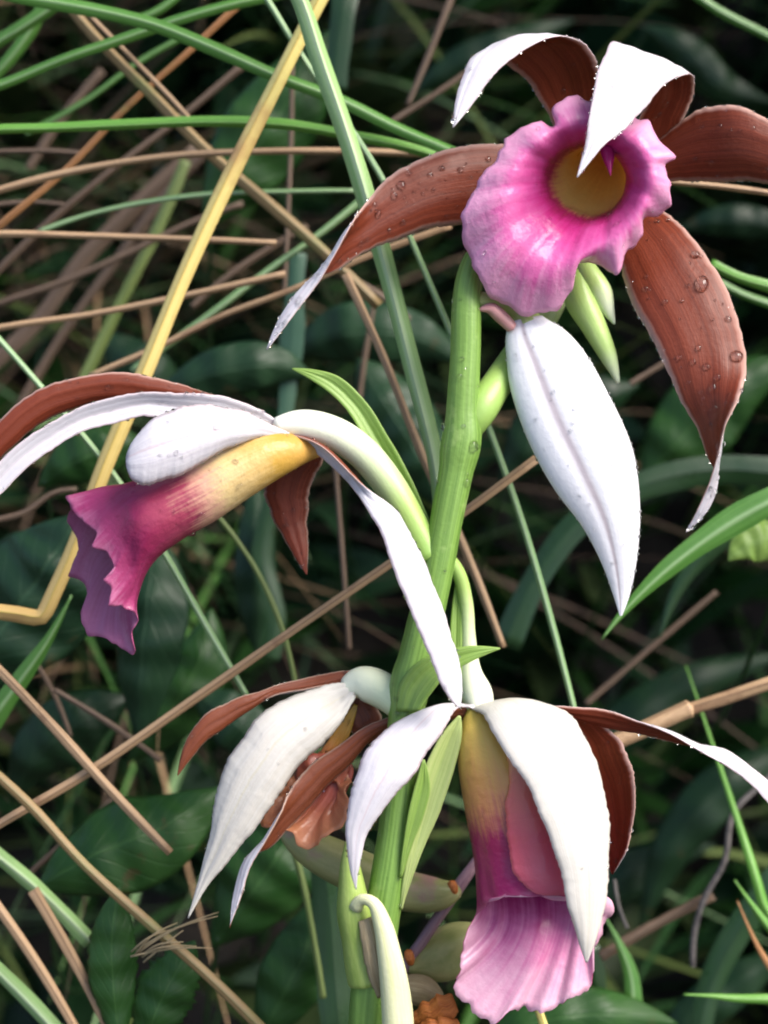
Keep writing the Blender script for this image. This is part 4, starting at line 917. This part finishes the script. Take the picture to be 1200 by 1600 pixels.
leaf([(400, 1640, 600), (440, 1560, 560), (480, 1480, 560), (500, 1390, 600)], 110, 2, 'dark upright leaf left of the stem foot', 0.5)
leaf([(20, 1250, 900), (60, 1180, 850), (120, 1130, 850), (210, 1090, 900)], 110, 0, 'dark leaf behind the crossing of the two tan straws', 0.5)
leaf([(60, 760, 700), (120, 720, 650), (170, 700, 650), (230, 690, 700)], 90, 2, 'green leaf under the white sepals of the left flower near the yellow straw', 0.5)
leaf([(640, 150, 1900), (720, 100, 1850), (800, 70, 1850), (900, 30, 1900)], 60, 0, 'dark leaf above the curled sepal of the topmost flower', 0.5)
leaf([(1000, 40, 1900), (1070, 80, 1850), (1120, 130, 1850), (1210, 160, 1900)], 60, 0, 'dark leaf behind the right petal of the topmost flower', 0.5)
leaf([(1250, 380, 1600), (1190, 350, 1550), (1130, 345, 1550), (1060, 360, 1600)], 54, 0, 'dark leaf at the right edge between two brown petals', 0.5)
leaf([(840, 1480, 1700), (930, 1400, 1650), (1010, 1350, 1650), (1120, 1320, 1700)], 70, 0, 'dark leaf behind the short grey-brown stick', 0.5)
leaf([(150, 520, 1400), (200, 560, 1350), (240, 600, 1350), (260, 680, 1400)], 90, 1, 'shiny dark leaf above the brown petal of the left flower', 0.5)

# ------------------------------------------------------------------ undergrowth on the bank (nobody could count it)
def field(name, count, kind, mats, label, cat, lenr, widr, liftr, xr=(-0.75, 0.75), yr=(0.13, 1.05), seg=6, seed=1, lean=0.6):
    rg = np.random.default_rng(seed)
    V = []; F = []; mi = []; UV = []; k = 0
    for _ in range(count):
        x = rg.uniform(*xr); y = rg.uniform(*yr); z = float(bank_z(x, y)) - 0.005
        L = rg.uniform(*lenr); wd = rg.uniform(*widr)
        az = rg.uniform(0, 2 * math.pi)
        d0 = np.array([math.cos(az) * lean, math.sin(az) * lean - 0.35, rg.uniform(*liftr)]); d0 = d0 / np.linalg.norm(d0)
        bend = np.array([math.cos(az) * 0.5, math.sin(az) * 0.5 - 0.3, -1.0]) * rg.uniform(0.1, 0.9)
        t = np.linspace(0, 1, seg)
        c = np.array([x, y, z]) + L * (d0[None] * t[:, None] + bend[None] * (t ** 2)[:, None] * 0.5)
        if c[:, 1].min() < 0.035: continue
        T = unit(np.gradient(c, axis=0)); s = unit(np.cross(T, np.array([0.2, 0.1, 1.0]) + rg.normal(0, .5, 3)))
        if kind == 'leaf': w = wd * np.clip(np.sin(np.pi * np.clip((t - 0.25) / 0.75, 0, 1) ** 0.8), 0.05, 1)
        else: w = wd * np.clip((1 - t) * 2.5, 0.08, 1)
        up = unit(np.cross(s, T)) * (w * 0.22)[:, None]
        A = c - s * w[:, None] * .5 + up; B = c + s * w[:, None] * .5 + up
        V.append(np.stack([A, c, B], 1).reshape(-1, 3))
        UV.append(np.stack([np.repeat(t, 3), np.tile([0, .5, 1.], seg)], -1))
        m_ = int(rg.integers(0, len(mats)))
        for i in range(seg - 1):
            for j in (0, 1):
                F.append((k + i*3 + j, k + i*3 + j + 1, k + i*3 + j + 4, k + i*3 + j + 3)); mi.append(m_)
        k += seg * 3
    o = link_mesh(name, np.concatenate(V), F, mats, None, mi, np.concatenate(UV), origin=(0, 0.4, 0.3))
    return tag(o, label, cat, None, 'stuff')
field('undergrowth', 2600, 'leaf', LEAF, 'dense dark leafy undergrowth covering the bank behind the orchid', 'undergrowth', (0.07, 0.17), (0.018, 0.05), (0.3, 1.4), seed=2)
field('grass_tangle', 1500, 'blade', [GRASS[2], GRASS[0], GRASS[4], GRASS[2]], 'dark green grass growing through the undergrowth on the bank', 'grass', (0.12, 0.3), (0.003, 0.008), (0.5, 1.8), seed=3, seg=8)
field('dry_thatch', 2400, 'blade', [STRAW[3], STRAW[0], STRAW[3], STRAW[3]], 'dull dry thatch matted in the grass on the left of the bank', 'dead grass', (0.14, 0.38), (0.0012, 0.0036), (0.1, 1.3), xr=(-0.6, -0.08), yr=(0.36, 1.0), seed=4, seg=8, lean=1.0)
field('fine_grass', 1500, 'blade', [GRASS[0], GRASS[4], GRASS[2], GRASS[1]], 'fine green grass mixed with the thatch on the left of the bank', 'grass', (0.14, 0.38), (0.0012, 0.0036), (0.2, 1.4), xr=(-0.6, 0.0), yr=(0.3, 0.95), seed=5, seg=8, lean=1.0)

# ------------------------------------------------------------------ unseen shrub added above the bank to shade the background
rg = np.random.default_rng(21)
tb = np.array([0.95, 1.15, float(bank_z(0.95, 1.15)) - 0.02])
shrub = empty('added_shade_shrub', tb)
tag(shrub, 'leafy shrub added out of view to shade the bank', 'shrub')
fork = tb + np.array([-0.12, -0.15, 0.28])
q = spline([tb, tb + np.array([-0.03, -0.05, 0.15]), fork], 14)
tube('trunk', shrub, q, np.linspace(0.028, 0.02, 14), TWIG, nseg=12)
LV = []; LF = []; lm = []; LU = []; kk = 0
for bi in range(62):
    tip = np.array([rg.uniform(-0.5, 1.5), rg.uniform(0.06, 0.85), rg.uniform(0.98, 1.35)])
    low_shade_bough = bi >= 40  # later boughs added low on the right, out of view, to block sun
    if low_shade_bough: tip = np.array([rg.uniform(0.3, 0.85), rg.uniform(0.1, 0.6), rg.uniform(0.62, 1.0)])
    mid = (fork + tip) / 2 + np.array([0, 0, 0.16]) + rg.normal(0, .04, 3)
    q = spline([fork, mid, tip], 22)
    tube('branch', shrub, q, np.linspace(0.012, 0.002, 22), TWIG, nseg=7)
    for _ in range(80):
        i = int(22 * rg.uniform(0.3, 1) ** 0.8) % 22
        p = q[i] + rg.normal(0, .06, 3) * np.array([1.2, 1.1, 0.6])
        if low_shade_bough and p[2] < 0.9: p[0] = max(p[0], 0.27 + rg.uniform(0, .05))
        elif p[2] < 0.9: p[2] = 0.9 + rg.uniform(0, .05)
        if p[1] < 0.045: p[1] = 0.045 + rg.uniform(0, .12)
        L = rg.uniform(0.05, 0.1); w = L * rg.uniform(.35, .5)
        d_ = rg.normal(0, 1, 3) * np.array([1, 1, .35]) + np.array([-.2, -.3, -.2]); d_ /= np.linalg.norm(d_)
        sd = unit(np.cross(d_, np.array([0, 0, 1.0]) + rg.normal(0, .3, 3))); up = np.cross(sd, d_)
        for (t, ww) in ((0, 0), (.3, .9), (.6, 1), (1, 0)):
            cpt = p + d_ * L * t - np.array([0, 0, 1]) * L * .25 * t * t
            LV += [cpt - sd * w * ww * .5 + up * .1 * w, cpt, cpt + sd * w * ww * .5 + up * .1 * w]; LU += [(t, 0), (t, .5), (t, 1)]
        for i2 in range(3):
            for j in (0, 1):
                LF.append((kk + i2*3 + j, kk + i2*3 + j + 1, kk + i2*3 + j + 4, kk + i2*3 + j + 3)); lm.append(bi % 2)
        kk += 12
link_mesh('crown', np.array(LV), LF, [LEAF[2], LEAF[0]], shrub, lm, LU)['kind'] = 'stuff'
